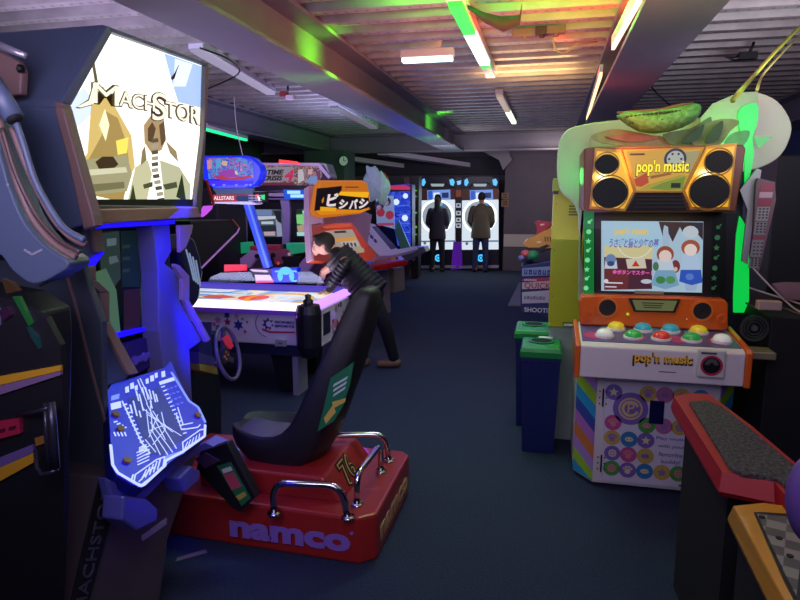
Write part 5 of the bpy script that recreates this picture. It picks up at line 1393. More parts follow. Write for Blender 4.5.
b = B(AF); b.m(mat('6890a8', .3, trans=.3)).prism(pts(AF, ca([(130, 372), (470, 372), (480, 420), (165, 425)])), -.1, -.05); b.done('clear_skirt', t)
b = B(AF); q = pts(AF, ca([(155, 425), (480, 425), (482, 490), (155, 492)])); b.m(glow('c83040', .7)).prism(q, -.06, 0); b.m(glow('203878', .7)).prism(pts(AF, ca([(360, 432), (478, 432), (480, 482), (370, 482), (350, 458)])), 0, .004)
b.m(glow('f0dce4', 1.1)); u, v = pt(AF, *ca([(170, 456)])[0]); b.fit('ALLSTARS', AF, 160, 438, 335, 472, .005, (195, 145, 8.571), fat=.006)
for k in range(3): b.m(glow('90a8e8', .8)).box(u + .36, u + .50, v - .028 + k * .024, v - .018 + k * .024, .004, .006)
b.done('name_board', t, label='red and blue name board')
b = B(AF).m(mat('d0c8e0', .4, emit='b0a0e0', s=.25)).prism(pts(AF, ca([(155, 488), (490, 484), (525, 500), (500, 512), (155, 500)])), -.15, .03); b.done('shelf', t)
q = pts(AF, ca([(495, 405), (600, 400), (600, 490), (500, 490)])); b = B(AF).m(blackm).prism(q, -.08, 0)
b.m(glow('e03030', 1.2)).prism(pts(AF, ca([(520, 425), (545, 420), (550, 480), (515, 470)])), 0, .004); b.m(glow('30d070', 1.2)).prism(pts(AF, ca([(560, 430), (600, 425), (598, 470), (575, 465)])), 0, .004); b.m(glow('f0f0e0', 1.2)).prism(pts(AF, ca([(535, 430), (560, 450), (560, 482), (548, 482)])), .004, .006); b.done('score_lamp', t)
pa = pts(AF, [(247, 204)])[0]; pb = pts(AF, [(267, 268)])[0]
b = B(AF).m(mat('3c58d0', .35, emit='2038e0', s=.35)); b.line(pa, pb, .075, -.06, 0); b.m(mat('6888e8', .35, emit='4060f0', s=.45)).line((pa[0] + .015, pa[1]), (pb[0] + .015, pb[1]), .02, 0, .004); b.done('post', t, label='slanting blue support post')
pa = pts(AF, [(222, 204)])[0]
AG = front(5.5)
b = B(AG).m(mat('c8b4d4', .4)); b.prism(pts(AG, cb6([(60, 470), (170, 475), (215, 550), (100, 550), (90, 490)])), -.1, 0); b.m(mat('18182c', .5)).prism(pts(AG, cb6([(75, 485), (185, 490), (190, 505), (78, 503)])), 0, .004); b.m(glow('ff60a0', .9)).prism(pts(AG, cb6([(100, 545), (212, 543), (212, 553), (102, 555)])), 0, .01); b.done('score_console', t)
b = B(AG).m(mat('1020b0', .3, emit='0828e0', s=.5)).prism(pts(AG, cb6([(195, 465), (358, 462), (362, 550), (215, 555)])), -.1, 0)
b.m(glow('50b8ff', 1.3)); u, v = pt(AG, *cb6([(290, 510)])[0]); b.ring(u, v, .05, .085, 0, .006, a0=-40, a1=220); b.disc(u, v + .03, .04, 0, .008, ry=.02)
for x in (238, 345): u2, v2 = pt(AG, *cb6([(x, 512)])[0]); b.ring(u2, v2, .04, .055, 0, .005, a0=60 if x > 300 else -60, a1=300 if x > 300 else 120)
b.done('goal_box', t, label='blue glowing goal housing')
b = B(AG).m(mat('a8c4e0', .1, trans=.85, name='clear_guard')); b.prism(pts(AG, c6([(130, 225), (150, 185), (200, 165), (350, 160), (375, 205)])), -.02, -.01); b.done('clear_guard', t); b = B(AG).m(mat('a8c4e0', .1, trans=.85, name='clear_guard')); b.prism(pts(AG, c6([(585, 160), (650, 158), (705, 190), (720, 220), (585, 220)])), -.02, -.01); b.done('clear_guard', t)
b = B(AG).m(glow('ff3058', .9)).prism(pts(AG, c6([(190, 130), (300, 130), (300, 160), (190, 165)])), -.15, -.12); b.done('red_goal_light', t)
area('table_glow', ((X0 + X1) / 2, (Y0 + Y1) / 2, .83), ((X0 + X1) / 2, (Y0 + Y1) / 2, 2), 2.0, .9, 20, 'e8d8ff')
area('table_end_glow', (X1 + .05, 5.0, .72), (X1 + 1, 5.0, 0), .05, .9, 2.0, '9030ff')
area('table_front_glow', (-2.9, Y0 - .04, .70), (-2.9, Y0 - 1, .1), 2, .04, 2.0, 'a050ff')

# ================================================================== shooting game with the big sign behind the table
TY = 7.6; TF = front(TY); c7 = crop(255, 145, 8.567); c8 = crop(180, 140, 5)
t = thing('gun_game_machine', 'wide two-screen gun game with a red and white picture sign, behind the hockey table', 'arcade machine', (-3.3, 8.0, 0))
q = pts(TF, [(238, 164), (322, 165), (329, 175), (332, 193), (238, 191)])
B(TF).m(mat('14101c', .5)).prism(q, -.15, 0).done('sign_box', t, bevel=.01)
b = B(TF); b.m(art(['8c3048', 'b8b0b8', '5a2838', 'c8a8a0', '402838', 'a03850'], 16, .55, 5)); b.prism(pts(TF, c7([(-100, 165), (540, 165), (570, 200), (575, 260), (540, 345), (-100, 345)])), 0, .006)
def tp(seq, c, k=1, s_=.7): b.m(glow(c, s_)).prism(pts(TF, c7(seq)), .005 + .001 * k, .007 + .001 * k)
tp([(70, 195), (330, 185), (340, 300), (80, 325)], 'a89ca8', 1, .6); tp([(430, 320), (480, 270), (540, 265), (530, 340)], '7090c8', 2, .8); tp([(455, 210), (490, 205), (495, 250), (460, 255)], 'e0a8a0', 3); tp([(500, 200), (540, 200), (535, 230), (505, 232)], '5a3830', 3)
tp([(370, 215), (410, 205), (425, 300), (370, 330)], 'd0c8cc', 2); tp([(520, 225), (560, 215), (565, 300), (540, 300)], '6a2c40', 2); tp([(60, 322), (340, 320), (335, 345), (60, 345)], '702c40', 2)
b.m(glow('241424', .3)); b.fit('TIME', TF, 105, 212, 250, 254, .010, (255, 145, 8.567), fat=.008, shear=.3); b.fit('CRISIS', TF, 60, 262, 240, 305, .010, (255, 145, 8.567), fat=.008, shear=.3)
b.m(glow('c02050', .9)); b.fit('4', TF, 250, 215, 335, 305, .012, (255, 145, 8.567), fat=.01, shear=.2)
b.done('sign_picture', t, label='red and white sign reading TIME CRISIS 4')
b = B(TF).m(mat('a8a4b8', .4)); b.prism(pts(TF, [(238, 191), (329, 192), (329, 197), (238, 196)]), -.2, .02); b.m(mat('c0bccc', .4)).prism(pts(TF, [(238, 163), (320, 163), (331, 177), (329, 179), (318, 166), (238, 165)]), -.2, .02); b.done('sign_surround', t)
# arching white frame at the right
b = B(TF).m(mat('a0b8ac', .4)).prism(pts(TF, c7([(545, 150), (600, 160), (640, 280), (600, 290), (580, 220)])), -.3, -.05).done('side_fin', t)
b = B(TF).m(mat('0d0d14', .4)).prism(pts(TF, [(238, 197), (330, 197), (330, 275), (238, 275)]), -.7, -.05); b.done('cabinet', t)
b = B(TF).m(mat('9a90b8', .4, name='lilac_panel'))
b.prism(pts(TF, c8([(280, 320), (330, 320), (330, 520), (285, 520)])), -.1, 0); b.done('pillar', t); b = B(TF).m(mat('9a90b8', .4)); b.prism(pts(TF, c8([(500, 300), (545, 300), (550, 360), (545, 520), (510, 520), (515, 380)])), -.1, 0); b.done('pillar', t); b = B(TF).m(mat('9a90b8', .4)); b.prism(pts(TF, c8([(640, 235), (685, 230), (700, 470), (655, 470)])), -.1, .02); b.done('pillar', t)
q = pts(TF, c7([(250, 380), (455, 385), (450, 460), (260, 470)])); b = B(TF).m(glow('1858e0', .9)).prism(q, 0.02, .03); b.m(glow('a8e0ff', 1.1)); 
for k in range(4): u, v = pt(TF, *c7([(315 + k * 28, 405 + (k % 2) * 32)])[0]); b.box(u - .05, u + .04, v - .02, v + .02, .03, .033)
b.done('lit_sign', t, label='small blue lit sign')
b = B(TF).m(mat('8078a0', .4)); b.prism(pts(TF, c8([(430, 255), (650, 250), (650, 262), (430, 265)])), 0, .02); b.prism(pts(TF, c8([(430, 290), (650, 290), (650, 298), (430, 298)])), 0, .02); b.done('rail', t)
SCR = TF
b = B(TF).m(glow('586878', .6)).prism(pts(TF, cb6([(70, 90), (265, 92), (270, 265), (80, 265)])), -.06, -.03)
def s1(seq, c, s_=.7, k=0): b.m(glow(c, s_)).prism(pts(TF, cb6(seq), -.03), -.03 + .001 * k, -.028 + .001 * k)
s1([(75, 92), (200, 92), (200, 130), (80, 130)], '7890c0'); s1([(75, 135), (225, 132), (225, 150), (78, 160)], 'c8d0e0', .8, 1); s1([(135, 168), (210, 166), (212, 184), (136, 184)], 'c0d0d8', .8, 2); s1([(95, 195), (230, 190), (235, 230), (100, 232)], '303848', .5, 1)
s1([(150, 232), (222, 230), (222, 256), (155, 256)], 'c0a8b0', .8, 2); s1([(210, 100), (260, 98), (262, 175), (240, 170)], '282838', .4, 3); s1([(225, 150), (262, 185), (268, 260), (235, 262)], 'a0a8c8', .7, 3)
b.done('screen', t, label='left screen with a pale picture')
b = B(TF).m(glow('487858', .7)).prism(pts(TF, cb6([(352, 92), (440, 90), (442, 262), (355, 260)])), -.06, -.03)
s1([(355, 125), (420, 120), (415, 190), (360, 180)], '80d080', .9, 1); s1([(360, 195), (438, 180), (440, 225), (370, 235)], 'c0a088', .8, 2); s1([(395, 100), (440, 98), (440, 120), (398, 118)], 'b0e8d0', 1, 2); s1([(360, 235), (440, 232), (440, 258), (362, 258)], 'a0d8d8', .9, 2); s1([(355, 92), (392, 92), (392, 118), (358, 118)], '183828', .5, 2)
b.done('screen', t, label='right screen with a green picture')
# gun consoles
for dx, px0 in ((0, 262), (1, 322)):
    b = B(front(7.15)); G = front(7.15)
    b.m(mat('1c1826', .5)); x, z = pt(G, px0 - 5, 275); b.box(x - .42, x + .36, .1, z - .02, -.35, 0)
    b.m(mat('7c6078', .45)); b.prism(pts(G, [(px0 - 32, 284), (px0 - 12, 246), (px0 + 12, 246), (px0 + 14, 284)]), -.3, -.05); b.done('console', t)
    b = B(G).m(mat('28a070', .4, emit='10a060', s=.35)); b.prism(pts(G, [(px0 - 31, 243), (px0 - 12, 242), (px0 - 10, 252), (px0 - 28, 255)] if dx == 0 else [(px0 - 36, 243), (px0 - 17, 243), (px0 - 15, 252), (px0 - 34, 255)]), -.1, .02); b.done('green_cover', t, bevel=.01)
    b = B(G).m(blackm); b.prism(pts(G, [(px0 - 36, 256), (px0 - 20, 256), (px0 - 22, 270), (px0 - 38, 270)]), .0, .06); b.done('gun', t); b = B(G).m(blackm); b.prism(pts(G, [(px0 + 3, 258), (px0 + 12, 256), (px0 + 14, 262), (px0 + 6, 274)]), 0, .06); b.done('gun', t)
G = front(7.12)
for P_, c_, e_, s_, nm in (([(236, 262), (252, 250), (262, 252), (250, 268), (236, 268)], 'a88cb0', '8060a0', .15, 'lilac_moulding'), ([(262, 250), (288, 249), (296, 262), (280, 268), (262, 262)], '7c4458', '502030', .25, 'red_panel'),
                          ([(296, 268), (310, 252), (320, 254), (308, 272), (296, 274)], 'a88cb0', '8060a0', .15, 'lilac_moulding'), ([(250, 246), (280, 245), (281, 249), (251, 250)], '8c2838', '701828', .3, 'red_panel'), ([(268, 262), (290, 264), (290, 270), (270, 272)], '303848', '202840', .2, 'grey_panel')):
    B(G).m(mat(c_, .4, emit=e_, s=s_)).prism(pts(G, P_), -.05, .02).done(nm, t, bevel=.005)
for x_, y_ in ((258, 256), (274, 255), (285, 258), (266, 266)): B(G).m(blackm).disc(*pt(G, x_, y_), .03, .02, .04, 8).done('button', t)
for x_, y_, c_ in ((270, 258, 'c8a0a8'), (279, 263, 'd04050'), (290, 254, 'b890b0')): B(G).m(glow(c_, .7)).disc(*pt(G, x_, y_), .02, .02, .03, 10).done('lamp', t)
tag(B(front(7.3)).m(glow('ff2810', 2.2)).prism(pts(front(7.3), [(279, 159.5), (296, 161.5), (299, 164), (279, 163)]), -.05, 0).done('red_lamp'), 'red glowing lamp on top of the red and white picture sign', 'lamp')
point('red_lamp_glow', (-3.35, 7.2, 2.2), .8, 'ff3010', .04)
tag(B().m(mat('08080e', .6)).box(-4.6, -3.75, 6.6, 7.3, 0, 1.75).done('dark_game_cabinet', bevel=.01), 'dark cabinet left of the gun game, mostly behind the flight game', 'cabinet')

# ================================================================== orange button game by the left wall
t = thing('button_game_machine', 'orange button game with an orange sign in large white characters, behind the boy', 'arcade machine', (-2.7, 8.0, 0))
A = math.radians(17.8)
OD = Vector((math.sin(A), math.cos(A), 0)); ON = Vector((math.cos(A), -math.sin(A), 0))
def of(o): return FR(o, OD, (0, 0, 1))
orm = mat('b8481c', .35, emit='b0401c', s=.04, name='orange_red_panel')
o0 = onz(392, 313, 0)                      # near bottom corner of the right pedestal
F0 = of(o0)
# deck
F1 = of(o0 + ON * .22); c9 = crop(340, 240, 6.667)
deck_z = .80
cr_ = onz(407, 262, .82); F1 = of(cr_)
b = B(F1).m(mat('a01818', .3, emit='801010', s=.08)); q = pts(F1, c9([(150, 190), (200, 178), (430, 135), (458, 140), (455, 168), (430, 175), (190, 215)]))
b.prism(q, -.5, 0); b.done('control_deck', t, label='red front edge of the control deck', bevel=.015)
q2 = [onz(x, y, cr_.z + .01) for x, y in c9([(60, 130), (160, 100), (400, 100), (430, 130), (190, 172), (130, 180)])]
b = B().m(mat('b88088', .4)).prism([(p.x, p.y) for p in q2], cr_.z - .03, cr_.z + .012)
for x, y, c in ((200, 155, '3058c8'), (280, 120, 'd8b828'), (288, 133, '3050b0'), (318, 130, 'b02030'), (210, 145, 'd06070'), (365, 122, '404048'), (160, 140, 'e0b0b8'), (350, 128, 'c87830')):
    p = onz(*c9([(x, y)])[0], cr_.z + .02); b.m(mat(c, .3, emit=c, s=.15)).cyl((p.x, p.y, cr_.z + .01), (p.x, p.y, cr_.z + .045), .05, .035, 14)
b.done('button_panel', t)
b = B(F0).m(mat('a89888', .5)); b.prism(pts(F0, c9([(205, 215), (325, 195), (340, 480), (285, 500), (255, 430)])), -.5, 0); b.done('pedestal', t, label='beige pedestal')
F2 = of(o0 + OD * .9)
b = B(F2).m(mat('a8987c', .5)); b.prism(pts(F2, c9([(358, 190), (428, 178), (432, 330), (362, 350)])), -.4, 0); b.done('pedestal', t, label='beige pedestal')
# leaning picture panel
co = crop(300, 170, 6)
base = of(onz(345, 262, 1.0)); FP = FR(base.translation, OD, Vector((-.45 * ON.x, -.45 * ON.y, 1)))
b = B(FP).m(orm).prism(pts(FP, co([(66, 330), (310, 315), (460, 520), (380, 560), (70, 545)])), -.06, 0); b.done('leaning_panel', t)
b = B(FP).m(glow('c8b8a0', .55)).prism(pts(FP, co([(150, 368), (310, 358), (380, 495), (280, 505), (180, 440)])), 0, .01)
def op(seq, c, k, s_=.6): b.m(glow(c, s_)).prism(pts(FP, co(seq)), .009 + .001 * k, .011 + .001 * k)
op([(200, 370), (270, 366), (274, 378), (204, 382)], '302c28', 1, .4); op([(200, 415), (330, 405), (338, 425), (215, 432)], 'e09830', 1, .8); op([(235, 435), (335, 425), (350, 458), (260, 466)], 'd8d0c8', 1)
for k in range(4): op([(250 + k * 22, 440), (262 + k * 22, 438), (270 + k * 22, 460), (258 + k * 22, 461)], '4a4660', 2, .5)
op([(270, 480), (375, 470), (382, 495), (290, 506)], 'c8b090', 2); op([(130, 340), (300, 325), (305, 345), (140, 355)], 'd85818', 1, .7)
b.done('instruction_print', t)
b = B(FP).m(mat('c0a0b8', .4, emit='a060c0', s=.08)).prism(pts(FP, co([(45, 100), (95, 100), (125, 320), (60, 330), (75, 545), (60, 545), (45, 330)])), -.05, .02); b.done('side_trim', t)
# sign
FS2 = of(onz(345, 262, 1.0) - ON * .15)
b = B(FS2).m(glow('d87818', .75)).prism(pts(FS2, co([(125, 62), (380, 62), (410, 80), (415, 130), (425, 160), (420, 235), (370, 262), (130, 290), (85, 275), (82, 240), (105, 110)])), -.06, 0); SBO = b.done('sign_box', t, label='orange lit sign box', bevel=.02)
b = B(FS2)
def sq(seq, c, k, s_=.9): b.m(glow(c, s_)).prism(pts(FS2, co(seq)), .001 * k, .002 + .001 * k)
sq([(125, 128), (415, 132), (405, 165), (240, 165), (180, 150)], 'f0b010', 1, 1.0); sq([(95, 245), (425, 232), (370, 255), (120, 270)], 'e08810', 1, .9)
sq([(85, 245), (100, 110), (165, 105), (250, 95), (248, 120), (225, 150), (410, 168), (422, 220), (360, 240), (230, 235), (215, 228), (120, 222), (118, 240)], '18100c', 2, .2)
sq([(120, 220), (215, 226), (212, 248), (120, 246)], 'f0a818', 3, .9)
sq([(128, 180), (142, 160), (140, 190), (130, 200)], 'd88020', 3, .8)
sq([(270, 100), (350, 100), (350, 106), (270, 106)], '6c3c10', 2, .4)
b.m(glow('e8d8dc', .95))
for ch, x0_, y0_, x1_, y1_ in (('ビ', 158, 138, 232, 218), ('シ', 232, 176, 288, 232), ('バ', 292, 174, 348, 234), ('シ', 352, 170, 410, 230)):
    b.fit(ch, FS2, x0_, y0_, x1_, y1_, .006, (300, 170, 6), fat=.03, shear=.2)
b.done('sign_lettering', SBO)
b = B(of(onz(345, 262, 1.0) - ON * .5)).m(mat('a890b0', .5)); Fz = of(onz(345, 262, 1.0) - ON * .5); b.prism(pts(Fz, [(322, 190), (372, 215), (360, 290), (328, 290)]), -.05, 0); b.done('back_cabinet', t)
area('orange_sign_glow', onz(350, 262, 1.0) + ON * .3 + Vector((0, 0, .5)), onz(360, 266, .8) + ON, .8, .3, 3, 'ffa040')

# white sloping pinball like machine behind
t = thing('ball_game_machine', 'white lilac sloping ball game behind the orange button game', 'arcade machine', (-2.45, 10.2, 0))
cw = crop(350, 160, 5)
WB = of(onz(412, 290, 0)); 
Fw = FR(onz(390, 262, .85), OD, Vector((-.6 * ON.x, -.6 * ON.y, 1)))
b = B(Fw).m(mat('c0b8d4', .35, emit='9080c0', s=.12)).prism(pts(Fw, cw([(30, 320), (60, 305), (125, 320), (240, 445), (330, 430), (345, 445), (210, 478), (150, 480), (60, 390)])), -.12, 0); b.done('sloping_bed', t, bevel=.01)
b = B(Fw).m(mat('5a5878', .2)).prism(pts(Fw, cw([(110, 335), (130, 332), (232, 440), (205, 448)])), 0, .01); b.m(mat('a87858', .5)).prism(pts(Fw, cw([(35, 335), (60, 395), (140, 478), (110, 480), (40, 400)])), 0, .012); b.m(mat('403868', .5)); [b.disc(*pt(Fw, *cw([(90 + k * 18, 365 + k * 20)])[0]), .03, 0, .006, 8) for k in range(3)]
b.done('glass', t)
b = B(WB).m(mat('b8b0a4', .5)); q = pts(WB, c9([(345, 440), (350, 415), (400, 385), (432, 395), (380, 445)])); b.prism(q, -.3, 0); b.done('foot', t, label='white sloping foot')
WC = of(onz(402, 298, 0)); b = B(of(onz(415, 286, 0))).m(mat('a8b0c0', .45)); Wc = of(onz(415, 286, 0)); b.prism(pts(Wc, c9([(410, 360), (480, 320), (502, 335), (455, 372)])), -.3, 0); b.done('foot', t, label='white sloping foot')
b = B(WB).m(mat('3a3448', .5)); b.prism(pts(WB, [(372, 262), (408, 262), (408, 285), (372, 310)]), -.6, -.5); b.done('cabinet', t)
# crane prizes in clear bags hanging above
for i, (P, c, e, lab) in enumerate([([(366, 168), (374, 166), (380, 175), (382, 195), (370, 200), (363, 188)], 'b0bccc', '8090b0', 'pale blue clear plastic bag of prizes above the orange sign'),
                                 ([(378, 176), (385, 174), (390, 190), (386, 202), (378, 204)], 'b8d0d0', '80a0a0', 'whitish clear bag hanging right of the pale blue bag'), ([(381, 172), (388, 178), (388, 192), (382, 194)], 'a83848', '801828', 'dark red prize hanging beside the whitish bag')]):
    FF = front(9.6 + .1 * i); q = rnd(pts(FF, P), 4); cx_ = sum(p[0] for p in q) / len(q); cz_ = sum(p[1] for p in q) / len(q)
    secs = []
    for s_, d in ((.2, -.10), (.75, -.07), (1, 0), (.75, .07), (.2, .10)): secs.append([(cx_ + (p[0] - cx_) * s_ * (1 + .18 * math.sin(7.3 * n_ + i)), cz_ + (p[1] - cz_) * s_ * (1 + .12 * math.cos(5.1 * n_ + 2 * i)), d + .03 * math.sin(n_ * 2.7)) for n_, p in enumerate(q)])
    tag(B(FF).m(mat(c, .3, emit=e, s=.35, bump=.5, vs=9)).smooth().loft(secs).done('prize_bag'), lab, 'prize', 'prize bags above the orange sign')

# blue crane game
t = thing('crane_game_machine', 'blue lit prize game with a pale printed board, left of the two ring machines', 'arcade machine', (-3.1, 12.1, 0))
KF = front(11.6)
b = B(KF).m(mat('10104a', .4)).prism(pts(KF, [(377, 186), (412, 184), (412, 262), (384, 262)]), -.3, 0); b.done('body', t, bevel=.01)
b = B(KF).m(art(['1830c8', '2040e0', '1838b8', '3858e8', '102090', '2848d8'], 5, .8, 2)).prism(pts(KF, cw([(180, 160), (302, 155), (304, 420), (240, 430), (215, 300)])), 0, .01)
b.m(glow('c8d8ff', 1.2)); 
for x, y, r in ((275, 290, .06), (278, 180, .05), (232, 210, .06)): b.disc(*pt(KF, *cw([(x, y)])[0]), r, .01, .013, 12)
b.m(glow('4868e8', 1))
for k in range(4): q = pts(KF, cw([(235, 230 + k * 45), (300, 226 + k * 45)])); b.line(q[0], q[1], .02, .01, .012)
b.done('lit_window', t, label='blue lit window')
b = B(KF).m(glow('c83060', .8)).prism(pts(KF, cw([(180, 148), (190, 130), (270, 125), (302, 135), (300, 150)])), 0, .01); b.m(glow('4030a0', .8)).prism(pts(KF, cw([(180, 128), (300, 118), (302, 130), (182, 138)])), .0, .008); b.done('header', t)
KP = front(11.2)
b = B(KP).m(mat('a8a4c8', .4, emit='8890d0', s=.5)).prism(pts(KP, cw([(130, 182), (218, 178), (225, 345), (135, 320)])), 0, .02)
for x, y, r, c in ((148, 228, .09, '302868'), (185, 208, .08, '302868'), (155, 262, .08, 'b03050'), (200, 275, .08, 'b03858'), (147, 238, .05, 'd8a0b0'), (186, 216, .045, 'd0a8c0')): b.m(glow(c, .6)).disc(*pt(KP, *cw([(x, y)])[0]), r, .02, .023, 14)
b.m(glow('b04870', .6)); q = pts(KP, cw([(140, 322), (220, 320)])); b.line(q[0], q[1], .05, .02, .023); b.done('printed_board', t, label='pale lilac printed board')
b = B(KP).m(mat('4a6a68', .3, emit='305050', s=.3)); b.prism(pts(KP, cw([(215, 340), (240, 300), (290, 420), (300, 440), (250, 445)])), -.1, -.05); b.done('prize_tray', t)
# dark post with green lights
PF = front(12.4)
b = B(PF).m(mat('181418', .5)).prism(pts(PF, [(411, 176), (419, 176), (418, 277), (411, 277)]), -.3, 0); b.m(glow('60c028', .9))
for y, h in ((190, 1.2), (196, .8), (212, 1.5), (226, 2), (234, 1)): q = pts(PF, [(413, y), (417, y), (417, y + h), (413, y + h)]); b.prism(q, 0, .01)
tag(b.done('dark_post'), 'dark post with small green lights left of the ring machines', 'post')
b = B(front(12.2)).m(mat('4a2838', .5)); b.prism(pts(front(12.2), [(404, 177), (409, 177), (409, 277), (405, 277)]), -.05, 0); tag(b.done('red_brown_post'), 'short reddish brown upright above the blue prize game', 'post')
tag(B(front(10.9)).m(mat('706878', .4)).prism(pts(front(10.9), [(392, 255), (408, 248), (424, 247), (426, 252), (406, 262), (396, 262)]), -.4, 0).done('counter_edge', bevel=.01), 'pale cluttered shelf jutting out below the blue prize game', 'shelf')
area('blue_crane_glow', (-2.5, 11.4, 1.4), (-1.5, 9.5, .2), .8, 1.0, 8, '3858ff')

# ================================================================== the two ring machines
RY = 14.25; RF = front(RY); cm = crop(410, 165, 5.217)
def rp_(seq, c=0): return pts(RF, cm(seq), c)
def ring_machine(ox, lab, grp='two white ring machines'):
    x0, _ = pt(RF, 410 + ox / 5.217, 200); x1, _ = pt(RF, 410 + (ox + 195) / 5.217, 200)
    t = thing('ring_game_machine', lab, 'arcade machine', ((x0 + x1) / 2, 14.2, 0), grp)
    o = ox
    def P(seq): return rp_([(x + o, y) for x, y in seq])
    B(RF).m(mat('14141e', .4)).prism(P([(0, 65), (190, 65), (190, 555), (-5, 555)]), -.09, 0).done('body', t, bevel=.01)
    b = B(RF).m(mat('101420', .4)).prism(P([(15, 65), (45, 58), (150, 58), (185, 70), (188, 115), (165, 118), (140, 95), (60, 95), (38, 118), (15, 112)]), 0, .12); b.done('header', t, bevel=.01)
    b = B(RF).m(glow('58c0f8', 1.1)); b.prism(P([(16, 80), (30, 70), (38, 92), (26, 112), (16, 105)]), .12, .13); b.done('header_light', t); b = B(RF).m(glow('58c0f8', 1.1)); b.prism(P([(160, 78), (178, 72), (188, 90), (180, 110), (165, 104)]), .12, .13); b.done('header_light', t); b = B(RF).m(glow('a8b8c0', .8)).prism(P([(58, 98), (130, 98), (124, 112), (64, 112)]), .0, .02); b.done('header_display', t)
    b = B(RF).m(mat('6c4438', .5)); b.prism(P([(0, 125), (40, 120), (40, 180), (0, 180)]), 0, .01); b.done('side_picture', t); b = B(RF).m(mat('6c4438', .5)); b.prism(P([(160, 120), (192, 125), (192, 180), (160, 180)]), 0, .01); b.done('side_picture', t)
    b = B(RF).m(glow('7090d8', 1.0)).prism(P([(40, 132), (160, 128), (162, 180), (42, 182)]), 0, .02); b.m(glow('c8d8f0', 1.2)).prism(P([(72, 145), (105, 143), (105, 176), (74, 176)]), .02, .022); b.m(glow('203878', .6)).prism(P([(116, 145), (152, 143), (152, 172), (118, 172)]), .02, .022); b.m(glow('2858c8', .9)).prism(P([(44, 136), (68, 135), (68, 178), (46, 179)]), .02, .022); b.done('small_screen', t)
    b = B(RF).m(glow('dce8f4', .95)).prism(P([(0, 185), (190, 180), (190, 440), (-5, 442)]), 0, .03); b.done('lit_face', t, label='bright white face', bevel=.01)
    u, v = pt(RF, 410 + (o + 92) / 5.217, 165 + 268 / 5.217); R = .35
    b = B(RF); b.m(glow('f4fbff', 1.5)).ring(u, v, R * .98, R * 1.12, .03, .06, 48); b.m(glow('a8b8c4', .75)).disc(u, v, R * .98, .03, .035, 48); b.m(glow('586068', .5)).ring(u, v, R * .1, R * .6, .034, .0355, 40)
    b.m(glow('4880b0', .8)).ring(u, v, R * .72, R * .97, .035, .04, 48, a0=-60, a1=65); b.m(glow('907850', .6)).ring(u, v, R * .80, R * .90, .040, .042, 20, a0=-10, a1=50); b.m(glow('206888', .6)).ring(u, v, R * .6, R * .72, .036, .04, 30, a0=-90, a1=80)
    b.done('ring_screen', t, label='round screen with a glowing white ring')
    b = B(RF).m(mat('88a0b8', .3, emit='7090b0', s=.3)); [b.disc(u - .28 + k * .16, v - .62, .035, .03, .04, 10) for k in range(2)]; b.prism(P([(0, 395), (190, 392), (190, 400), (0, 402)]), .03, .035); b.done('lower_trim', t)
    b = B(RF).m(mat('100c24', .4)).prism(P([(-5, 445), (190, 442), (190, 525), (-8, 525)]), 0, .01); uu, vv = pt(RF, 410 + (o + 98) / 5.217, 165 + 485 / 5.217); b.m(glow('40b8ff', 1.3)); b.ring(uu, vv, .045, .085, .01, .02, 20, a0=40, a1=330); b.disc(uu, vv, .03, .01, .016, 6); b.done('logo_panel', t)
    b = B(RF).m(mat('a8a0c0', .4)).prism(P([(-12, 525), (192, 522), (192, 534), (-12, 537)]), 0, .12); b.done('kick_rail', t)
    return t
ring_machine(50, 'white faced ring machine on the left, beside the dark post')
ring_machine(272, 'white faced ring machine on the right, next to the grey wall')
t = thing('centre_pillar', 'narrow purple lit pillar with small pictures between the two ring machines', 'pillar', ((pt(RF, 457.5, 200)[0]), 14.1, 0))
B(RF).m(mat('16141e', .4)).prism(rp_([(235, 65), (272, 65), (272, 555), (235, 555)]), -.08, .03).done('body', t)
b = B(RF); b.m(mat('a05838', .5, emit='703820', s=.3)).prism(rp_([(240, 130), (268, 130), (268, 165), (240, 168)]), .03, .04); b.m(glow('c0c8d8', .8))
for y in (200, 240, 275, 305): b.prism(rp_([(242, y), (266, y), (266, y + 22), (242, y + 22)]), .03, .04)
b.m(glow('202438', .4)); [b.prism(rp_([(248, y + 5), (260, y + 5), (260, y + 16), (248, y + 16)]), .04, .042) for y in (200, 240, 275, 305)]; b.m(glow('78b8f0', 1.2)).prism(rp_([(245, 85), (268, 80), (266, 100), (250, 105)]), .03, .045); b.done('small_pictures', t)
b = B(RF).m(mat('5820a0', .4, emit='6018b0', s=.35)).prism(rp_([(228, 400), (270, 400), (275, 540), (215, 545)]), .03, .05); b.done('purple_panel', t)
area('ring_glow', (-1.8, 13.8, 1.3), (-1.8, 10, .4), 1.8, 1.2, 14, 'd0e4ff')
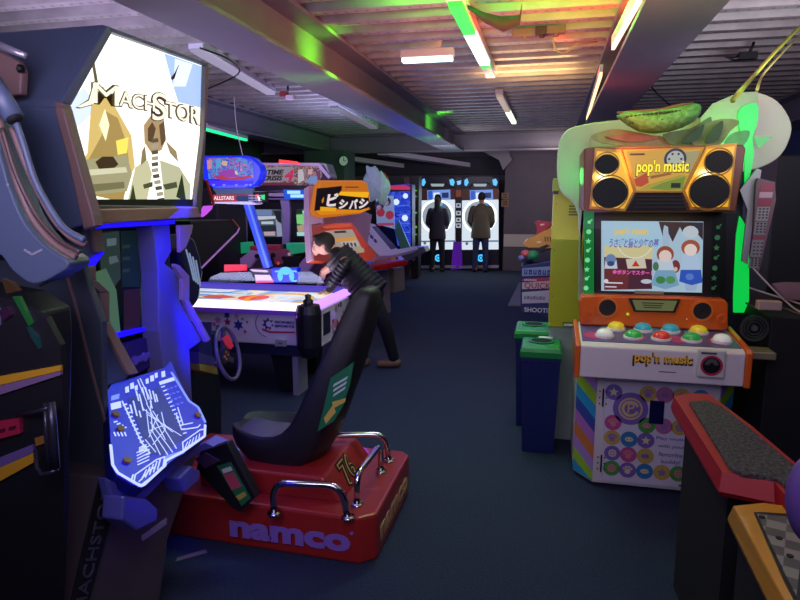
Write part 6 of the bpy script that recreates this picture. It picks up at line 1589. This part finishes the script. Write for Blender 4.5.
# ================================================================== people
def adult(root, x, y, H, jacket, trousers, skin, build=1.0, hair=None, long_hair=False, lean=0):
    """standing, seen from behind, hands forward at the machine"""
    k = H / 1.78
    def J(a, b_, c): return (x + a * k, y + b_ * k, c * k)
    # continuous body
    b = B()
    limb(b, (*J(0, 0, .95), .115 * k), (*J(0, .0, 1.15), .105 * k), (*J(0, .01, 1.36), .125 * k), (*J(0, .01, 1.48), .05 * k), (*J(0, .015, 1.56), .05 * k))
    b.ball(J(0, .03, 1.665), (.075 * k, .095 * k, .115 * k)); b.ball(J(0, .125, 1.65), (.012 * k, .018 * k, .02 * k), 8, 6)
    for s in (-1, 1): b.ball(J(s * .078, .03, 1.66), (.01 * k, .02 * k, .03 * k), 8, 6)
    for s in (-1, 1):
        limb(b, (*J(s * .17, .01, 1.42), .055 * k), (*J(s * .235, .02, 1.17), .043 * k), (*J(s * .17, .20, 1.02), .034 * k), (*J(s * .13, .27, 1.05), .026 * k))
        for q in range(4): limb(b, (*J(s * (.13 - .018 * q + .02), .28, 1.05), .011 * k), (*J(s * (.125 - .018 * q + .02), .33, 1.07), .010 * k), (*J(s * (.12 - .018 * q + .02), .355 - .004 * q, 1.055), .009 * k))
        limb(b, (*J(s * .10, .27, 1.06), .012 * k), (*J(s * .085, .30, 1.075), .011 * k))
        limb(b, (*J(s * .085, 0, .92), .09 * k), (*J(s * .10, .015, .50), .058 * k), (*J(s * .105, 0, .09), .042 * k))
        limb(b, (*J(s * .105, -.02, .06), .042 * k), (*J(s * .115, .13, .045), .035 * k))
    fused(b, 'body', root, skin, .012 * k, 3)
    # jacket
    w = build; b = B()
    limb(b, (*J(0, 0, 1.42), .10 * k), (*J(0, .01, 1.50), .062 * k))
    secs = []
    for z, rx, ry in ((.76, .20, .13), (.84, .205, .135), (1.0, .19, .13), (1.15, .185, .125), (1.30, .205, .13), (1.42, .195, .12), (1.49, .10, .08), (1.53, .07, .07)):
        secs.append([J(rx * w * math.cos(a), ry * math.sin(a), z) for a in [2 * math.pi * i / 20 for i in range(20)]])
    b.loft(secs)
    for s in (-1, 1): limb(b, (*J(s * .16 * w, .0, 1.42), .078 * k), (*J(s * .205 * w, .0, 1.30), .068 * k), (*J(s * .235 * w, .01, 1.14), .056 * k), (*J(s * .19 * w, .14, 1.03), .046 * k), (*J(s * .15, .24, 1.04), .040 * k))
    fused(b, 'jacket', root, jacket, .014 * k, 3)
    b = B()
    b.ball(J(0, 0, .88), (.165 * k, .12 * k, .12 * k))
    for s in (-1, 1): limb(b, (*J(s * .085, 0, .88), .098 * k), (*J(s * .11, .015, .50), .072 * k), (*J(s * .125, .0, .10), .060 * k))
    fused(b, 'trousers', root, trousers, .013 * k, 3)
    for s in (-1, 1):
        b = B(); limb(b, (*J(s * .125, -.045, .05), .048 * k), (*J(s * .13, .04, .05), .045 * k), (*J(s * .14, .14, .038), .038 * k))
        b.M = Matrix(); fused(b, 'shoe', root, mat('1a1618', .6), .010, 2)
    b = B()
    b.ball(J(0, .015, 1.69), (.086 * k, .100 * k, .105 * k)); 
    if long_hair:
        limb(b, (*J(0, -.04, 1.66), .075 * k), (*J(0, -.06, 1.52), .07 * k), (*J(-.02, -.08, 1.42), .05 * k)); b.ball(J(0, -.0, 1.76), (.07 * k, .07 * k, .05 * k))
    fused(b, 'hair', root, hair, .012, 2)
sk = mat('b88468', .55, name='skin')
p = fl_ = onz(437, 271.5, 0)
t = thing('person', 'person with long hair and black jacket standing at the left ring machine', 'person', tuple(p))
adult(t, p.x, p.y, 1.70, mat('2c2838', .8), mat('1c1a26', .8), sk, 1.0, mat('1c1412', .7), True)
p = onz(480, 272, 0)
t = thing('person', 'person in olive brown jacket and blue jeans at the right ring machine', 'person', tuple(p))
adult(t, p.x, p.y, 1.76, mat('5c5444', .8), mat('2c3860', .8), sk, 1.10, mat('1e1512', .8), False)

# boy leaning over the end of the hockey table
D = 5.45; BF_ = front(D)
def JB(x, y, r, dy=0.0):
    u, v = pt(BF_, x, y, -dy); return (u, D + dy, v, r)
t = thing('person', 'boy in a black quilted jacket leaning over the end of the hockey table', 'person', (-1.45, 5.6, 0))
b = B()
hip = JB(371, 291, .095); chest = JB(345, 262, .095); neck = JB(334, 252, .05); 
limb(b, hip, JB(358, 275, .09), chest); limb(b, chest, JB(336, 254, .048), JB(331, 247, .045))
hx, hz = pt(BF_, 323.5, 244.5); HC = Vector((hx, D, hz)); tilt = Matrix.Rotation(math.radians(22), 4, 'Y')
# tilt so that the face looks left and down
b.ball(HC, (.090, .072, .098), 20, 14, R=Matrix.Rotation(math.radians(-18), 4, 'Y'))
fx = HC + Vector((-.075, 0, -.045)); b.ball(fx, (.040, .048, .05), 12, 8)                # jaw and muzzle
b.ball(HC + Vector((-.099, 0, -.022)), (.017, .012, .018), 8, 6)                          # nose
b.ball(HC + Vector((-.095, 0, -.062)), (.012, .022, .008), 8, 6)                          # lips
b.ball(HC + Vector((-.078, 0, -.09)), (.022, .026, .016), 8, 6)                           # chin
b.ball(HC + Vector((-.084, 0, .020)), (.012, .045, .010), 8, 6)                           # brow
for s in (-1, 1): b.ball(HC + Vector((.022, s * .072, -.012)), (.022, .010, .030), 8, 6)  # ears
# arms reach the table
for s, (sh, el, wr, hd) in ((-1, ((345, 262), (333, 285), (330, 291), (326, 292))), (1, ((343, 258), (324, 272), (320, 284), (318, 289)))):
    dy = s * .15 if s < 0 else .14
    limb(b, JB(*sh, .05, dy * .9), JB(*el, .040, dy), JB(*wr, .027, dy), JB(*hd, .026, dy))
    u, v = pt(BF_, hd[0], hd[1], -dy)
    for q in range(4):
        yy = D + dy - .03 + q * .019; ln_ = (.052, .06, .056, .044)[q]
        limb(b, (u - .01, yy, v - .002, .0085), (u - .01 - ln_ * .6, yy, v + .004, .008), (u - .012 - ln_, yy, v - .018, .007))
    limb(b, (u, D + dy - .03, v, .010), (u - .02, D + dy - .052 , v - .005, .009), (u - .038, D + dy - .058, v - .014, .008))
# legs
ft1 = onz(394, 364, .04); ft2 = onz(363, 363, .04)
limb(b, (hip[0], D - .07, hip[2], .085), JB(384, 325, .055, .05), (ft1.x, ft1.y, .08, .038)); limb(b, (ft1.x, ft1.y, .05, .035), (ft1.x - .12, ft1.y - .02, .04, .03))
limb(b, (hip[0], D + .07, hip[2], .085), JB(363, 325, .055, .10), (ft2.x, ft2.y, .08, .038)); limb(b, (ft2.x, ft2.y, .05, .035), (ft2.x - .12, ft2.y - .02, .04, .03))
fused(b, 'body', t, mat('d8a488', .5, name='fair_skin'), .0075, 3)
b = B()
for s in (-1, 1):
    b.m(mat('e8e4e0', .3)).ball(HC + Vector((-.083, s * .030, -.003)), (.009, .012, .008), 10, 6); b.m(mat('241810', .3)).ball(HC + Vector((-.090, s * .031, -.004)), (.004, .006, .006), 8, 6)
b.done('eyes', t)
b = B(); b.ball(HC + Vector((.012, 0, .028)), (.100, .083, .088), 20, 14, R=Matrix.Rotation(math.radians(-20), 4, 'Y')); b.ball(HC + Vector((.050, 0, -.01)), (.062, .074, .07), 14, 10); b.ball(HC + Vector((-.062, 0, .068)), (.04, .055, .028), 12, 8)
fused(b, 'hair', t, mat('24160f', .7, bump=.5, vs=60), .009, 2)
# quilted jacket : rolls along the body
jm = mat('17151c', .42, name='shiny_black_quilting')
b = B()
def rolls(P, n, r0, r1, ry=1.35):
    P = [Vector(p[:3]) for p in P]
    segs = [(P[i + 1] - P[i]).length for i in range(len(P) - 1)]; L = sum(segs)
    for k in range(n):
        d = L * (k + .5) / n; i = 0
        while i < len(segs) - 1 and d > segs[i]: d -= segs[i]; i += 1
        c = P[i].lerp(P[i + 1], d / segs[i]); ax = (P[i + 1] - P[i]).normalized(); R = ax.to_track_quat('Z', 'Y').to_matrix().to_4x4()
        r = r0 + (r1 - r0) * (k + .5) / n; b.ball(c, (r, r * 1.0, L / n * .72), 18, 8, R=R)
def rollsb(P, n, r0, r1):
    P = [Vector(p[:3]) for p in P]
    for k in range(n):
        w = (k + .5) / n; c = P[0].lerp(P[1], w); ax = (P[1] - P[0]).normalized(); R = ax.to_track_quat('Z', 'Y').to_matrix().to_4x4()
        r = r0 + (r1 - r0) * w; b.ball(c, (r, r * 1.45, (P[1] - P[0]).length / n * .75), 18, 8, R=R)
rollsb([JB(336, 254, 0), JB(375, 296, 0)], 12, .108, .128)
b.ball(JB(337, 253, 0)[:3], (.075, .085, .06), 14, 8)
limb(b, JB(343, 260, .09), JB(373, 294, .105))
for s, (sh, el, wr) in ((-1, ((346, 263), (333, 284), (330, 289))), (1, ((343, 258), (325, 272), (321, 281)))):
    dy = s * .16
    rolls([JB(*sh, 0, dy), JB(*el, 0, dy)], 6, .070, .056); rolls([JB(*el, 0, dy), JB(*wr, 0, dy)], 2, .052, .044)
    limb(b, JB(*sh, .052, dy), JB(*el, .046, dy), JB(*wr, .038, dy))
fused(b, 'quilted_jacket', t, jm, .009, 4)
tr = mat('14131a', .8)
b = B(); b.ball((hip[0], D, hip[2] - .03), (.12, .15, .11))
limb(b, (hip[0], D - .07, hip[2], .098), JB(385, 325, .068, .05), (ft1.x, ft1.y, .10, .052)); limb(b, (hip[0], D + .07, hip[2], .098), JB(364, 325, .068, .10), (ft2.x, ft2.y, .10, .052))
fused(b, 'trousers', t, tr, .010, 2)
for ft in (ft1, ft2):
    b = B(); limb(b, (ft.x + .03, ft.y, .055, .045), (ft.x - .05, ft.y - .01, .048, .044), (ft.x - .14, ft.y - .02, .038, .036)); fused(b, 'shoe', t, mat('6a4c3a', .6), .008, 2)
# ================================================================== light
w = bpy.data.worlds.new('dim_room_light'); SC.world = w; w.use_nodes = True
w.node_tree.nodes['Background'].inputs['Color'].default_value = lin('5a5cae')
w.node_tree.nodes['Background'].inputs['Strength'].default_value = .05
# light of the tubes and machines, plus fill areas added for brightness
area('tube_green', (-.45, 3.9, 2.72), (-.2, 3.9, 4), .12, 1.6, 70, '80ff40')
area('tube_white_down', (-.45, 4.2, 2.78), (-.3, 4.4, 0), .12, 1.6, 16, 'e4ecff', 150)
area('beam_web_orange', (.12, 3.2, 2.60), (.6, 3.4, 2.78), .1, 1.8, 9, 'ff8830')
area('beam_web_red', (.12, 5.6, 2.60), (.6, 5.6, 2.78), .1, 1.6, 7, 'ff5020')
area('beam_orange', (.36, 4.6, 2.60), (.1, 4.6, 3.2), .1, 2.6, 40, 'ff5420')
area('beam_orange_near', (.38, 2.6, 2.60), (.2, 2.6, 3.1), .1, 1.6, 12, 'ff8040')
area('beam_green_spot', (-1.45, 4.85, 2.72), (-1.9, 4.85, 2.75), .12, 1.9, 15, '70ff20', 80)
area('beam_green_spot', (-1.45, 9.6, 2.70), (-1.9, 9.9, 2.74), .12, 1.6, 12, '60ff40', 80)
area('beam_warm', (-1.1, 5.6, 2.5), (-1.9, 5.6, 2.75), .3, 1.4, 5, 'ffa060')
area('second_tube', (-.25, 6.8, 2.74), (-.2, 6.8, 4), .1, .9, 16, 'ffc880')
area('left_bay_violet', (-3.1, 3.6, 2.2), (-3.1, 4.0, 3), 1.2, 2.4, 42, 'cfc0ff')
area('left_bay_far', (-3.0, 8.6, 2.35), (-3.0, 8.6, 3), 1.2, 2.0, 30, 'b8c0ff')
area('left_front_fill', (-1.0, .4, 1.9), (-1.6, 1.6, 2.6), .8, .8, 24, 'e0d0ff')  # added fill to lift the slate head of the flight game
area('right_bay', (1.6, 2.4, 2.2), (1.4, 3.0, 3), .8, 1.2, 26, 'e8e0ff')
area('right_bay_far', (1.6, 4.4, 2.3), (1.5, 4.6, 3), .8, .8, 16, 'e8e4ff')
area('gun_game_fill', (-3.2, 6.3, 2.3), (-3.3, 7.6, 1.2), .8, .3, 11, 'c8a8ff')  # added violet fill to brighten the gun game
area('hall_up_fill', (-.5, 4.5, 1.3), (-.5, 4.8, 3), 1.6, 3.5, 16, 'c8b0ff')  # added upward fill, like bounce off the machines
area('hall_up_far_fill', (-.6, 10, 1.3), (-.6, 10, 3), 1.6, 3.5, 16, 'b8b4f0')  # same added upward fill for the far half of the hall
area('hall_down', (-.2, .6, 2.5), (0, 2.2, .8), 1.0, .6, 12, 'e0d4ff')
area('behind_viewer', (.4, -1.5, 2.4), (.3, 3.0, .6), 2.0, .8, 24, 'e0d4ff')
area('floor_blue', (-.3, 7.5, 2.5), (-.3, 7.5, 0), 1.6, 5, 18, '7088ff')
area('ring_front_fill', (-1.8, 11.2, 2.4), (-1.8, 13.8, 1.1), .8, .5, 14, 'e0d8e8')  # added fill to lighten the two people seen from behind
area('back_wall_fill', (.2, 12.2, 2.3), (.0, 14.3, 1.5), .8, .6, 22, 'e8d8d8')  # added fill to lighten the grey wall and its rail
SC.view_settings.view_transform = 'Standard'
SC.view_settings.look = 'None'
SC.view_settings.gamma = 1
SC.view_settings.use_curve_mapping = False
SC.view_settings.exposure = 0.0
